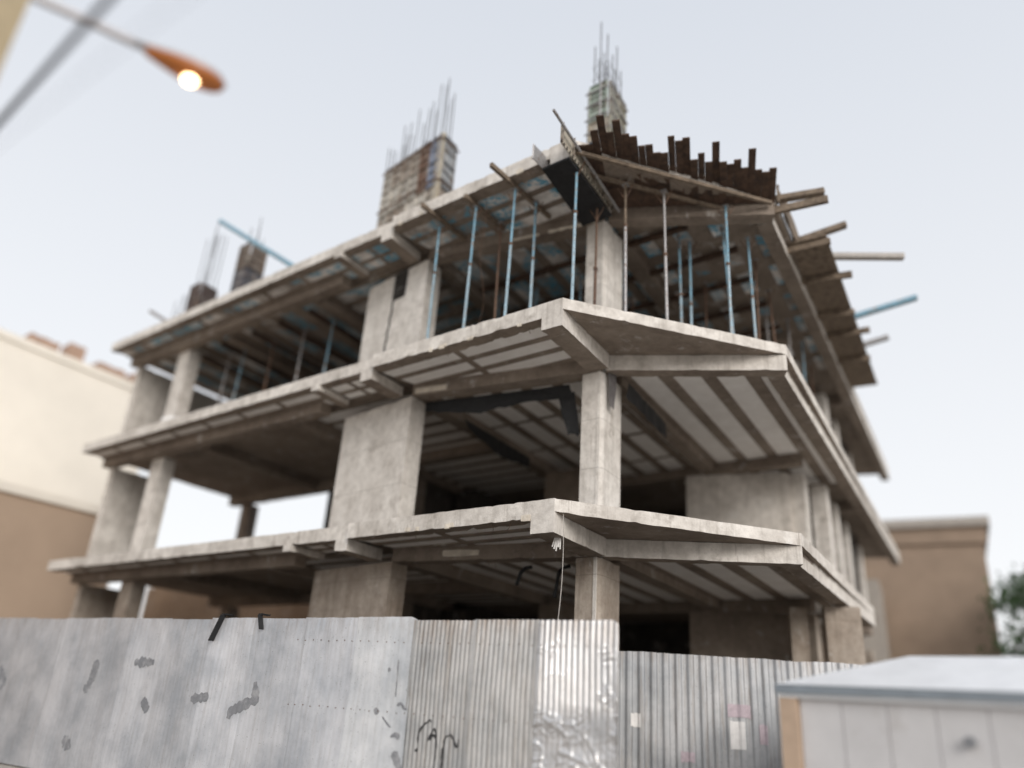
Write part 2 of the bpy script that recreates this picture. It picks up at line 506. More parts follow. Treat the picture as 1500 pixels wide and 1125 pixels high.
def ceiling(lv, conv, d1, d2, org, pitch, rib, block, cross, mat, stagger=0.0, pad=0.0):
    """ribs run along d1, spaced by pitch along d2; foam blocks between them, split every `block` metres"""
    conv = [Vector(p) for p in conv]
    Mx = Matrix(((d1.x, d2.x), (d1.y, d2.y))).inverted()
    st = [Mx @ (p - org) for p in conv]
    s0, s1 = min(p.x for p in st), max(p.x for p in st)
    t0, t1 = min(p.y for p in st), max(p.y for p in st)
    z = L[lv]
    for i in range(math.floor(t0 / pitch) - 1, math.ceil(t1 / pitch) + 1):
        t = i * pitch
        rp = clip([org + d1 * s0 + d2 * t, org + d1 * s1 + d2 * t, org + d1 * s1 + d2 * (t + rib), org + d1 * s0 + d2 * (t + rib)], conv)
        if len(rp) > 2 and area(rp) > 0.02:
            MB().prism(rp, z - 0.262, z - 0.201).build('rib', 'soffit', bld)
        off = stagger * (i % 2) * block
        for j in range(math.floor((s0 - off) / block) - 1, math.ceil((s1 - off) / block) + 1):
            sa = j * block + off
            cell = [org + d1 * (sa + cross) + d2 * (t + rib + 0.004), org + d1 * (sa + block) + d2 * (t + rib + 0.004),
                    org + d1 * (sa + block) + d2 * (t + pitch - 0.004), org + d1 * (sa + cross) + d2 * (t + pitch - 0.004)]
            cp = clip(cell, conv)
            if len(cp) > 2 and area(cp) > 0.03:
                c = sum(cp, Vector((0, 0))) / len(cp)
                dist = math.sqrt(c.x ** 2 + c.y ** 2 + (z - 1.6) ** 2)
                wgt = area(cp) * (z - 1.9) / dist ** 3
                panels.append((wgt, cp, z - 0.232 - random.random() * 0.012, z - 0.2015, mat))
            if cross > 0.03:
                xr = clip([org + d1 * sa + d2 * (t + rib), org + d1 * (sa + cross) + d2 * (t + rib), org + d1 * (sa + cross) + d2 * (t + pitch), org + d1 * sa + d2 * (t + pitch)], conv)
                if len(xr) > 2 and area(xr) > 0.01:
                    XR.prism(xr, z - 0.256, z - 0.2012)

CR = -U                        # towards the right along the front
UP_ = Vector((0.625, 0.781))   # square to the front
for lv in (1, 2, 3):
    z = L[lv]
    XR = MB()
    far = 9.1 if lv == 1 else 19.6
    # slab plate
    if lv == 1:
        tail = [S(8, 20), S(-1.2, 20), S(-1.2, 13.0), P1 + V * 9.1 + U * 0.3]
    else:
        tail = [S(8, 20), P1 + V * 19.6 + U * 0.3]
    poly = [P0, S(0, 0.3), S(17, 0.3), S(17, 6.3), S(8, 6.3)] + tail + [P1 + U * 0.3, P1]
    m = MB(); m.rough(poly, z - 0.2, z, 0.10, 0.008, 0.02)
    so = m.build('floor_slab', 'concrete', bld)
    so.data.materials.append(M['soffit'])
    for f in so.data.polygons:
        if f.normal.z < -0.9 and f.area > 1: f.material_index = 1  # slab underside browned: form stain plus painted shade
    MB().prism([S(0.8, 0.9), S(16.6, 0.9), S(16.6, 5.9), S(7.7, 5.9), S(7.7, 19.5), P1 + V * (far - 1 if lv > 1 else 3) + U * 0.7, P1 + U * 0.8 + V * 0.5], z + 0.004, z + 0.008).build('bounce_absorber', 'floor', bld)  # unseen dark sheet added on the slab to darken the storey above
    # edge beam along the street front
    m = MB(); m.rough([S(0.42, 0), S(4.55, 0), S(4.55, 0.3), S(0.42, 0.3)], z - 0.27, z + 0.004, 0.07, 0.008, 0.03)
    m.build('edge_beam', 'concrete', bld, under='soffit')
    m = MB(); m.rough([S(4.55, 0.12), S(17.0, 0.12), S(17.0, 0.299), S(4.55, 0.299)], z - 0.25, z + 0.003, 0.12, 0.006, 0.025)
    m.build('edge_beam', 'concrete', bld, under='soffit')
    # corner cantilever beam
    m = MB()
    m.rough([S(0, 0), S(0.42, 0), S(0.42, 0.3), S(0, 0.3)], z - 0.5, z + 0.006, 0.07, 0.006, 0.02)
    m.rough([S(0, 0.301), S(0.42, 0.301), S(0.42, 1.75), S(0, 1.9)], z - 0.5, z - 0.201, 0.08, 0.005, 0.02)
    m.build('corner_beam', 'concrete', bld, under='soffit')
    # ends of the cross beams flush with the front
    for a, wd, bb in ((4.60, 0.34, 1.1), (6.25, 0.24, 1.05)):
        m = MB(); m.rough([S(a, 0.085), S(a + wd, 0.085), S(a + wd, bb), S(a, bb)], z - (0.47 if a < 5 else 0.38), z - 0.252, 0.12, 0.005, 0.02)
        m.build('cross_beam', 'concrete', bld, under='soffit')
    # beam column to pier (the front grid line runs askew to the edge)
    inn = Vector((0.46, 0.885))
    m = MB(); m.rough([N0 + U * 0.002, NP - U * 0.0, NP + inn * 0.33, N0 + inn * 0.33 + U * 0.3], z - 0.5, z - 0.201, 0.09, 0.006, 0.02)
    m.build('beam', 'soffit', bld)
    # wedge beam corner column to the far corner
    e = (P1 - N0).normalized(); en = Vector((-e.y, e.x))
    m = MB(); m.rough([N0 + e * 0.05, P1 - e * 0.0, P1 + en * 0.3, N0 + e * 0.05 + en * 0.3], z - 0.5, z - 0.2015, 0.12, 0.005, 0.015)
    m.build('beam', 'soffit' if lv == 3 else 'concrete', bld, under='soffit')
    # right edge beam
    m = MB(); m.rough([P1 + en * 0.301, P1 + V * far, P1 + V * far + U * 0.3, P1 + en * 0.301 + U * 0.3], z - 0.47, z - 0.202, 0.15, 0.006, 0.02)
    m.rough([P1, P1 + V * far, P1 + V * far + U * 0.299, P1 + U * 0.299], z - 0.2012, z + 0.004, 0.15, 0.006, 0.02)
    m.build('edge_beam', 'concrete', bld, under='soffit')
    # inner girders
    def girder(p, q, wdt, mat='soffit', d=0.5):
        p = Vector(p); q = Vector(q); dd = (q - p).normalized(); n_ = Vector((-dd.y, dd.x))
        MB().rough([p, q, q + n_ * wdt, p + n_ * wdt], z - d, z - 0.2025, 0.4, 0.006, 0.01).build('beam', mat, bld)
    girder(S(4.2, 1.65), S(4.2, 8.7), 0.35)
    girder(N0 + V * 0.9, N0 + V * 9.0, 0.35, d=0.44)
    girder(S(4.2, 8.9), S(-2.0, 8.9), 0.35)
    girder(S(7.9, 1.25), S(7.9, 8.0), 0.3)
    girder(S(4.4, 5.0), S(7.9, 5.0), 0.3)
    girder(S(6.9, 1.12), S(16.9, 1.12), 0.3)
    girder(S(8.3, 5.9), S(16.9, 5.9), 0.3)
    girder(S(12.2, 1.45), S(12.2, 5.85), 0.3, d=0.45)
    girder(S(4.2, 14), S(-2.6, 14), 0.35)
    fm = 'foam_blue' if lv == 3 else 'foam'
    ceiling(lv, [S(0.42, 0.31), S(4.58, 0.31), NP, N0], U, V, S(0.42, 0.13), 0.50, 0.13, 2.08, 0.13, fm)
    ceiling(lv, [S(4.95, 0.31), S(6.24, 0.31), S(6.24, 1.04), S(4.95, 1.04)], U, V, S(4.9, 0.25), 0.42, 0.10, 0.66, 0.08, fm)
    ceiling(lv, [S(6.52, 0.31), S(16.9, 0.31), S(16.9, 1.1), S(6.52, 1.1)], U, V, S(6.5, 0.25), 0.42, 0.12, 1.5, 0.12, fm)
    ceiling(lv, [NP + V * 0.2, N0 + V * 0.2, N0 + V * 9.0, S(4.2, 8.9)], V, U, S(0, 0.2), 0.70, 0.22, 1.9, 0.10 if lv == 2 else 0.015, fm)
    ceiling(lv, [N0 + V * 0.1, P1 + U * 0.1, P1 + U * 0.1 + V * 8.6, N0 + V * 9.0], V, U, S(0, 0.1), 0.76, 0.42 if lv == 3 else 0.25, 1.3 if lv == 3 else 2.3, 0.35 if lv == 3 else 0.014, fm)
    ceiling(lv, [S(4.5, 1.3), S(7.9, 1.3), S(7.9, 8.9), S(4.5, 8.9)], U, V, S(4.5, 1.3), 0.60, 0.16, 1.6, 0.03, fm)
    if lv == 3: ceiling(lv, [S(8.3, 1.4), S(16.8, 1.4), S(16.8, 5.9), S(8.3, 5.9)], V, U, S(8.3, 1.4), 0.9, 0.42, 1.7, 0.03, fm)
    if XR.v:
        tag(XR.build('cross_ribs', 'soffit', bld), kind='stuff')

panels.sort(key=lambda p: -p[0])
for wgt, cp, z0, z1, mt in panels[:298]:
    MB().prism(cp, z0, z1).build('foam_panel', mt, bld)
for mt in ('foam', 'foam_blue'):
    rest = MB()
    for wgt, cp, z0, z1, m_ in panels[298:]:
        if m_ == mt: rest.prism(cp, z0, z1)
    if rest.v:
        tag(rest.build('foam_panels', mt, bld), kind='stuff')

# columns, piers, walls for each storey (bottom z, top z)
def quad(a0, b0, a1, b1): return [S(a0, b0), S(a1, b0), S(a1, b1), S(a0, b1)]
def colm(name, poly, z0, z1, mat='column', step=0.16, amp=0.006):
    if z0 < 0.1 and mat in ('column', 'concrete'): mat = 'column_brown'
    m = MB(); m.rough(poly, z0, z1, step, amp, 0.03)
    return m.build(name, mat, bld)
for lv in (0, 1, 2):
    z0 = L[lv] if lv else 0.0
    z1 = L[lv + 1] - 0.502
    # corner column with a narrow chamfer
    ca = N0
    cw = 0.44 if lv else 0.46
    poly = [ca + U * 0.06, ca + V * 0.10, ca + V * 0.86, ca + V * 0.86 + U * cw, ca + U * cw]
    colm('column', poly, z0, z1, 'column')
    MB().rough([ca + U * 0.05 + V * 0.0 - V * 0.012, ca + U * 0.11 - V * 0.012, ca + U * 0.11 + V * 0.03, ca + U * 0.05 + V * 0.03], z0, z1, 0.2, 0.003, 0.0).build('arris_strip', 'column', bld)
    # broad pier
    wd = (7.0, 6.75, 6.55)[lv]
    pd = NP
    end = pd + Vector((-0.70, 0.714)) * (wd - 4.35) * 1.0
    colm('pier', [pd, end, end + V * 0.5, pd + V * 0.5], z0, z1, 'column')
    # left end columns and end wall
    colm('column', [S(13.9, 1.1), S(14.5, 1.1), S(14.5, 1.5), S(13.9, 1.5)], z0, z1)
    colm('end_wall', [S(16.5, 1.0), S(16.75, 1.0), S(16.75, 5.6 if lv == 2 else 2.5), S(16.5, 5.6 if lv == 2 else 2.5)], z0, z1, 'concrete')
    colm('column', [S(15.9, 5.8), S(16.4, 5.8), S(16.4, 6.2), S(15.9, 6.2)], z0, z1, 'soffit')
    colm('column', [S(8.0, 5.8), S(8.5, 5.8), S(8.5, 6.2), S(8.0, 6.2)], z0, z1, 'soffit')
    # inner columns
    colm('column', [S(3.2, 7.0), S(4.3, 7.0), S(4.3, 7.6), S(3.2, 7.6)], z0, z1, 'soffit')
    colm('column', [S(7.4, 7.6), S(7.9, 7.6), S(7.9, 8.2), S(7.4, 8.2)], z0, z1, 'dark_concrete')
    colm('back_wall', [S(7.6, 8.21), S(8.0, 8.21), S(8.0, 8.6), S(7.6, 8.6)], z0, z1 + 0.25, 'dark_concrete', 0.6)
    # right inner wall and side columns
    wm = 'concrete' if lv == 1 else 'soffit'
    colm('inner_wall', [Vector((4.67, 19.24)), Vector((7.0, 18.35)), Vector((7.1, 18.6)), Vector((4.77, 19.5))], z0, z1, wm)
    for (x, y), wd_ in (((7.35, 18.3), 0.42), ((8.25, 19.15), 0.38), ((9.2, 20.8), 0.4), ((10.4, 22.9), 0.4), ((12.2, 26.0), 0.4)):
        c = Vector((x, y))
        if lv == 2 and y < 20: continue
        colm('column', [c, c + U * wd_, c + U * wd_ + V * wd_ * 1.4, c + V * wd_ * 1.4], z0, z1)
    # walls closing each storey's back; their dark colour stands for interior shade
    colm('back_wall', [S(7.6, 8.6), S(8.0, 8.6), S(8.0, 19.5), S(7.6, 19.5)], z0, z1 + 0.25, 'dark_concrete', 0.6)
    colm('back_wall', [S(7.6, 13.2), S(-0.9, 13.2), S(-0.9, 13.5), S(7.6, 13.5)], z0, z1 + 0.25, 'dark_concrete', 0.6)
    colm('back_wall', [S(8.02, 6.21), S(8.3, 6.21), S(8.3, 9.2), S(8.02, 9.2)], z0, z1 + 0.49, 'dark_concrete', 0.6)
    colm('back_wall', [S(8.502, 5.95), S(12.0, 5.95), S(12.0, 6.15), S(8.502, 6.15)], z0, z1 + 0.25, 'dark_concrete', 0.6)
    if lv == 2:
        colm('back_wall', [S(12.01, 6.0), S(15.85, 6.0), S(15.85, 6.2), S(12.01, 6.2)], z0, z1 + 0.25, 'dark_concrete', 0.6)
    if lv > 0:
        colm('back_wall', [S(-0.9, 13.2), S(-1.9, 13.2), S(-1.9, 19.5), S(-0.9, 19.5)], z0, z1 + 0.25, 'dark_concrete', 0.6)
colm('column', [Vector((6.4, 17.3)), Vector((6.75, 17.2)), Vector((6.85, 17.6)), Vector((6.5, 17.7))], 0, L[1] - 0.5)
colm('column', [Vector((6.95, 16.75)), Vector((7.65, 16.6)), Vector((7.75, 17.0)), Vector((7.05, 17.15))], 0, L[1] - 0.5)
colm('back_wall', [S(9.2, 8.4), S(26.0, 8.4), S(26.0, 8.7), S(9.2, 8.7)], 0, 5.3, 'brown', 0.6)

# leftover pale patches on the beams
def on_line(p, q, t, z): c = Vector(p).lerp(Vector(q), t); return Vector((c.x, c.y, z))
bd = (NP - N0).normalized(); bn = Vector((bd.y, -bd.x))
if bn.y > 0: bn = -bn
def patch(t0, t1, za, zb, mat='render'):
    p = N0.lerp(NP, t0) + bn * 0.03; q = N0.lerp(NP, t1) + bn * 0.03
    MB().rough([p, q, q - bn * 0.045, p - bn * 0.045], za, zb, 0.05, 0.008, 0.02).build('mortar_patch', mat, bld)
patch(0.80, 0.98, 7.40, 7.51)
patch(0.55, 0.73, 4.03, 4.15)
patch(0.05, 0.30, 10.64, 10.70)
patch(0.35, 0.50, 10.64, 10.68)

# dark recess and crack filler on the upper pier
pd = NP; pe = (Vector((-0.70, 0.714)))
pn = Vector((-0.714, -0.70))
m = MB()
q0 = pd + pe * 0.72 + pn * 0.02; q1 = pd + pe * 1.15 + pn * 0.02
m.prism([q0, q1, q1 - pn * 0.03, q0 - pn * 0.03], 9.98, 10.66)
m.build('recess_board', 'black_steel', bld)
m = MB()
for i in range(7):
    z = 10.03 + i * 0.09
    a = pd + pe * 0.74 + pn * 0.045; b = pd + pe * 1.13 + pn * 0.045
    m.bar((a.x, a.y, z), (b.x, b.y, z), 0.03, 0.03)
m.build('recess_batten', 'dark_concrete', bld)
pts = []
for i in range(14):
    t = i / 13
    c = pd + pe * (1.13 + 0.10 * t + 0.02 * math.sin(i * 2.1)) + pn * 0.012
    pts.append((c.x, c.y, 9.97 - t * 1.5))
m = MB(); m.path(pts, 0.02, 5); m.build('joint_line', 'black_steel', bld)

# bar stubs and wire ends left in the slab edges and soffits
for k in range(34):
    lv = 1 + k % 3
    q_ = random.Random(100 + k)
    if k % 2:
        c = S(q_.uniform(0.5, 9), q_.uniform(0.02, 0.2)); z = L[lv] - 0.27
    else:
        c = N0.lerp(NP, q_.uniform(0.05, 0.95)) + Vector((0.05, 0.12)); z = L[lv] - 0.5
    d = q_.uniform(0.05, 0.16)
    MB().path([(c.x, c.y, z + 0.03), (c.x + q_.uniform(-.02, .02), c.y, z - d * 0.5), (c.x + q_.uniform(-.06, .06), c.y + q_.uniform(-.04, .04), z - d)], 0.005, 4).build('bar_stub', 'rebar' if False else 'rusty', bld)
# mortar squeezed out between the shutters on the corner cantilever and slab edge
for k in range(16):
    q_ = random.Random(300 + k)
    lv = 1 + k % 3
    c = S(q_.uniform(0.3, 4.4), -0.012); w0 = q_.uniform(0.04, 0.14)
    z = L[lv] - q_.uniform(0.22, 0.27)
    MB().rough([c, c + U * w0, c + U * w0 + V * 0.03, c + V * 0.03], z - q_.uniform(0.03, 0.07), z + 0.02, 0.03, 0.012, 0.02).build('mortar_lump', 'render', bld)
# ------------------------------------------------------------------ rebars
def rebar(x, y, z0, z1, lean=(0, 0), r=0.0125):
    m = MB()
    n = 6
    pts = []
    for i in range(n + 1):
        t = i / n
        pts.append((x + lean[0] * t * t + 0.008 * math.sin(3 * t + x * 9), y + lean[1] * t * t, z0 + (z1 - z0) * t))
    m.path(pts, r, 5)
    return m.build('rebar', 'rebar', bld)
rr = random.Random(3)
pe_ = Vector((-0.70, 0.714))
for i in range(26):
    t = 0.10 + 2.25 * (i // 2) / 12.0
    side = i % 2
    c = NP + pe_ * t + V * (0.08 + 0.34 * side)
    top = 15.7 - 0.55 * (t / 2.3) + rr.uniform(-0.75, 0.35)
    if i in (0, 1, 2, 4): top = 15.95 + rr.uniform(-0.1, 0.3)
    rebar(c.x, c.y, 11.0, top, (rr.uniform(-0.05, 0.05), rr.uniform(-0.05, 0.05)))
for i, (ca, cb) in enumerate(((0.06, 0.06), (0.24, 0.05), (0.40, 0.06), (0.05, 0.30), (0.06, 0.55), (0.06, 0.78), (0.23, 0.80), (0.39, 0.79), (0.39, 0.55), (0.40, 0.30), (0.30, 0.42))):
    c = N0 + U * ca + V * cb
    rebar(c.x, c.y, 11.0, 15.75 + rr.uniform(-0.5, 0.45))
for a, b, n, zt in ((14.2, 1.2, 7, 15.0), (11.7, 1.2, 5, 14.4), (16.5, 1.8, 5, 13.6)):
    for i in range(n):
        c = S(a + 0.5 * (i % 3) / 2 , b + 0.4 * (i // 3) / 2)
        rebar(c.x, c.y, 11.1, zt + rr.uniform(-0.5, 0.4), (rr.uniform(-0.1, 0.1), 0))
for t in (6.4, 7.2, 9.0, 12.0):
    for i in range(5):
        c = P1 + V * (t + 0.15 * (i % 3)) + U * (0.45 + 0.25 * (i // 3))
        rebar(c.x, c.y, 11.1, 12.9 + rr.uniform(-0.4, 0.4))
# tie wires round the corner bars
for zt in (14.55, 14.9):
    m = MB()
    c = [N0 + U * 0.03 + V * 0.03, N0 + U * 0.43 + V * 0.03, N0 + U * 0.43 + V * 0.82, N0 + U * 0.03 + V * 0.82, N0 + U * 0.03 + V * 0.03]
    m.path([(p.x, p.y, zt) for p in c], 0.006, 4); m.build('stirrup', 'rebar', bld)

# ------------------------------------------------------------------ wall and column shutters
def shutter_mesh(name, w_, h, nr):
    """shutter panel in its own frame: x across, z up, outer side towards -y; rim flanges and cross ribs"""
    m = MB()
    m.box((0, 0, h / 2), (w_, 0.006, h))
    f = 0.045
    for sx in (-1, 1): m.box((sx * (w_ / 2 - 0.009), -f / 2 - 0.003, h / 2), (0.018, f, h))
    m.box((0, -f / 2 - 0.003, 0.004), (w_ - 0.036, f, 0.008)); m.box((0, -f / 2 - 0.003, h - 0.004), (w_ - 0.036, f, 0.008))
    for i in range(nr):
        z = h * (i + 1) / (nr + 1)
        m.box((0, -f / 2 - 0.001, z), (w_ - 0.038, f * 0.85, 0.012))
    return m.mesh(name, 'form')
TINTS = [(0.50, 0.47, 0.42), (0.38, 0.33, 0.28), (0.60, 0.57, 0.51), (0.15, 0.20, 0.30), (0.22, 0.28, 0.30), (0.30, 0.37, 0.34), (0.20, 0.12, 0.085)]
_sm = {}
def shutter_face(parent, org, d, width, zb, zt, cols, rows, tints, out, jitter=0.0):
    """cover a face starting at org along unit d with shutter panels; out = outward normal"""
    w_ = width / cols; h = (zt - zb) / rows
    ang = math.atan2(d.y, d.x)
    # local -y must face outwards
    flip = Vector((math.sin(ang), -math.cos(ang))).dot(out) < 0
    for i in range(cols):
        for j in range(rows):
            nr = 2 if (i + j) % 3 else 1
            key = (round(w_, 3), round(h, 3), nr)
            if key not in _sm: _sm[key] = shutter_mesh('shutter_panel', w_ - 0.022, h - 0.022, nr)
            o = bpy.data.objects.new('shutter_panel', _sm[key])
            COL.objects.link(o)
            c = org + d * (w_ * (i + 0.5)) + out * (0.012 + rr.uniform(0, jitter))
            o.parent = parent
            o.location = Vector((c.x, c.y, zb + h * j)) - wloc(parent)
            o.rotation_euler = (0, 0, ang + (math.pi if flip else 0))
            t = tints(i, j)
            o.color = (t[0] * 0.8, t[1] * 0.8, t[2] * 0.8, 1)

def waler(parent, pts, z, mat='rusty'):
    m = MB()
    m.path([(p[0], p[1], z) for p in pts], 0.022, 6)
    m.build('clamp_bar', mat, parent)

tower = empty('wall_formwork', (NP.x, NP.y, 11.18))
tag(tower, 'long patched steel formwork standing on the roof over the broad pier, bars rising from it', 'formwork')
W = 2.25
def tint_front(i, j):
    if i == 0 and j >= 2: return (0.27, 0.31, 0.40)
    if i == 1 and j >= 2: return TINTS[6]
    if i in (1, 2) and j < 2: return (0.66, 0.62, 0.56)
    return TINTS[rr.choice([0, 1, 1, 2, 0])]
shutter_face(tower, NP.copy(), pe_, W, 11.19, 14.17, 6, 4, tint_front, pn, 0.01)
def tint_side(i, j): return (0.34, 0.36, 0.38) if j >= 2 else TINTS[1 if j else 0]
vn = Vector((0.852, -0.523))
shutter_face(tower, NP.copy(), V, 0.52, 11.19, 14.16, 1, 4, tint_side, vn, 0.01)
shutter_face(tower, NP + V * 0.52, pe_, W, 11.19, 14.15, 5, 3, lambda i, j: TINTS[1], V, 0.01)
shutter_face(tower, NP + pe_ * W, V, 0.52, 11.19, 14.15, 1, 3, lambda i, j: TINTS[0], -vn, 0.01)
# corner angle and round clamp collars
cpt = NP + (pn + vn).normalized() * 0.05
m = MB(); m.prism([cpt + pe_ * 0.17, cpt, cpt + V * 0.10, cpt + V * 0.10 + vn * 0.012, cpt + (pn + vn) * 0.012, cpt + pe_ * 0.17 + pn * 0.012], 11.2, 14.2)
o = m.build('corner_angle', 'form', tower); o.color = (0.44, 0.39, 0.30, 1)
for k in range(5):
    z = 11.6 + k * 0.6
    if k % 2 == 0: waler(tower, [NP + pe_ * W + pn * 0.10, NP + pn * 0.10 + vn * 0.02, NP + pn * 0.06 + vn * 0.08, NP + V * 0.56 + vn * 0.09], z)

cform = empty('column_formwork', (N0.x, N0.y, 11.18))
tag(cform, 'narrow pale green and blue steel column formwork topped by tall bars at the roof corner', 'formwork')
def tint_c(i, j): return {5: (0.46, 0.54, 0.48), 4: (0.46, 0.53, 0.47), 3: (0.56, 0.51, 0.42), 2: (0.20, 0.27, 0.36)}.get(j, TINTS[2])
un = -V
shutter_face(cform, N0.copy(), U, 0.46, 11.19, 14.3, 1, 6, tint_c, un)
shutter_face(cform, N0.copy(), V, 0.88, 11.19, 14.3, 2, 4, lambda i, j: (0.36, 0.36, 0.32) if (i + j) % 2 else (0.44, 0.43, 0.36), vn)
shutter_face(cform, N0 + U * 0.46, V, 0.88, 11.19, 14.28, 2, 4, lambda i, j: TINTS[0], -vn)
shutter_face(cform, N0 + V * 0.88, U, 0.46, 11.19, 14.28, 1, 4, lambda i, j: TINTS[1], V)
for k in range(8):
    z = 11.5 + k * 0.37
    q = [N0 - U * 0.02 - V * 0.06, N0 + U * 0.55 - V * 0.06]
    waler(cform, q, z, 'grey_steel')
    waler(cform, [N0 + vn * 0.065 - V * 0.02, N0 + vn * 0.065 + V * 0.92], z + 0.05, 'grey_steel')
m = MB(); c = N0 + U * 0.14 - V * 0.12; m.tube((c.x, c.y, 11.3), (c.x, c.y, 14.2), 0.02); m.build('upright_tube', 'grey_steel', cform)

for a, zt, lab in ((11.9, 13.75, 'blurred rusty column formwork beside the long blue prop on the roof'), (14.3, 13.1, 'short dark column formwork at the left end of the roof')):
    c0 = S(a, 1.15)
    f = empty('column_formwork', (c0.x, c0.y, 11.18))
    tag(f, lab, 'formwork')
    tt = (lambda i, j: (0.13, 0.13, 0.15) if j < 2 else (0.19, 0.15, 0.12)) if a < 13 else (lambda i, j: (0.10, 0.07, 0.065))
    shutter_face(f, c0.copy(), U, 0.55, 11.19, zt, 1, 3, tt, -UP_)
    shutter_face(f, c0.copy(), V, 0.55, 11.19, zt, 1, 3, tt, vn)
    shutter_face(f, c0 + V * 0.55, U, 0.55, 11.19, zt, 1, 3, tt, UP_)
    shutter_face(f, c0 + U * 0.55, V, 0.55, 11.19, zt, 1, 3, tt, -vn)

# ------------------------------------------------------------------ steel props
def make_prop(h, split, paint, name='steel_prop'):
    """prop with its foot at 0: outer tube, thread, collar, inner tube, forked head with struts"""
    r = empty(name, (0, 0, 0))
    MB().box((0, 0, 0.004), (0.13, 0.13, 0.008)).build('base_plate', 'grey_steel', r, True)
    MB().tube((0, 0, 0.008), (0, 0, split), 0.030, 10).build('outer_tube', {'blue_steel': 'prop_tube', 'rusty': 'rusty'}.get(paint, 'grey_steel'), r, True)
    co = MB().tube((0, 0, split), (0, 0, split + 0.05), 0.042, 10).build('collar', 'rusty', r, True)
    MB().tube((-0.10, 0, split + 0.025), (0.10, 0, split + 0.025), 0.008, 6).build('handle', 'rusty', co).location = (0, 0, 0.017)
    MB().tube((0, 0, split + 0.05), (0, 0, h - 0.01), 0.024, 10).build('inner_tube', paint, r, True)
    m = MB(); m.box((0, 0, h - 0.005), (0.12, 0.12, 0.010))
    m.build('head_plate', 'grey_steel', r, True)
    for sx in (-1, 1):
        MB().tube((0, 0, h - 0.34), (0, sx * 0.16, h - 0.03), 0.010, 6).build('brace', 'rusty', r, True)
    return r

PROPS = [
 # x, y, base z, height, split, paint, label
 (S(3.45, 0.42), 2.92, 1.75, 'blue_steel', 'short blue steel prop standing in front of the upper broad pier'),
 (S(2.42, 0.30), 2.92, 1.55, 'blue_steel', 'blue steel prop under the second sloping beam from the upper pier'),
 (S(2.20, 1.05), 2.92, 0.55, 'rusty', 'thin rust brown prop between two blue props on the second slab'),
 (S(1.40, 0.25), 2.92, 1.65, 'blue_steel', 'blue and grey prop under the longest beam that sticks out past the roof'),
 (S(1.22, 0.85), 2.92, 1.60, 'blue_steel', 'dull grey blue prop set back behind the long roof beam'),
 (S(-0.02, 0.28), 2.97, 1.85, 'blue_steel', 'tallest blue prop at the very corner under the black form'),
 (S(0.10, 1.42), 2.80, 1.35, 'rusty', 'rusty prop with a blue foot right in front of the top corner column'),
 (Vector((1.90, 11.93)), 2.95, 2.0, 'timber', 'thin pale prop just right of the top corner column'),
 (Vector((2.66, 12.05)), 2.95, 1.5, 'grey_steel', 'thick grey prop holding up the dark planks right of the column'),
 (Vector((3.90, 12.40)), 2.93, 1.6, 'blue_steel', 'light blue prop under the middle of the plank deck'),
 (Vector((3.45, 13.5)), 2.80, 1.3, 'blue_steel', 'dark blue prop standing behind the plank deck props'),
 (Vector((4.62, 13.2)), 2.80, 1.4, 'blue_steel', 'pale blue prop close to the right end of the top storey'),
]
for xy, h, sp_, paint, lab in PROPS:
    r = make_prop(h, sp_, paint)
    r.location = (xy.x, xy.y, L[2] + 0.001)
    r.rotation_euler = (R(rr.uniform(-0.6, 0.6)), R(rr.uniform(-0.6, 0.6)), math.atan2(V.y, V.x))
    tag(r, lab, 'steel prop')
# props deep inside the top storey, nothing tells them apart
inner = []
for a in (0.6, 1.6, 2.7, 3.8, -0.9, -1.9):
    for b in (3.4, 5.2, 7.0):
        inner.append(S(a + rr.uniform(-0.2, 0.2), b + rr.uniform(-0.2, 0.2)))
for a in (8.6, 9.8, 11.0, 12.6, 13.4):
    for b in (2.0, 4.2):
        inner.append(S(a + rr.uniform(-0.2, 0.2), b))
for t in (3.0, 4.4, 5.8, 7.2):
    inner.append(P1 + V * t + U * 0.7)
proto = {}
for i, xy in enumerate(inner):
    paint = ('blue_steel', 'rusty', 'grey_steel')[i % 3]
    if paint not in proto:
        r = make_prop(2.88, 1.5, paint); proto[paint] = r
    else:
        r = copy_thing(proto[paint])
    r.location = (xy.x, xy.y, L[2] + 0.001)
    r.rotation_euler = (R(rr.uniform(-2.5, 2.5)), R(rr.uniform(-2.5, 2.5)), rr.uniform(0, 3))
    tag(r, 'slim steel prop standing deep in the shade under the roof slab', 'steel prop', 'props inside the top storey')

# falsework joists carrying the roof soffit, deep inside
for k, b in enumerate((3.0, 4.3, 5.6, 6.9, 8.2)):
    p = S(4.1, b); q = S(-1.9 if b > 3.5 else -1.2, b + 0.15)
    m = MB(); m.bar((p.x, p.y, 10.79), (q.x, q.y, 10.79), 0.09, 0.11)
    tag(m.build('falsework_joist', 'plank'), 'dark timber joist crossing under the roof soffit inside the top storey', 'beam', 'joists under the roof soffit')
for k, a in enumerate((8.9, 10.2, 11.4, 12.9, 14.2)):
    p = S(a, 1.5); q = S(a, 5.8)
    m = MB(); m.bar((p.x, p.y, 10.79), (q.x, q.y, 10.79), 0.09, 0.11)
    tag(m.build('falsework_joist', 'plank'), 'dark timber joist crossing under the roof soffit inside the top storey', 'beam', 'joists under the roof soffit')
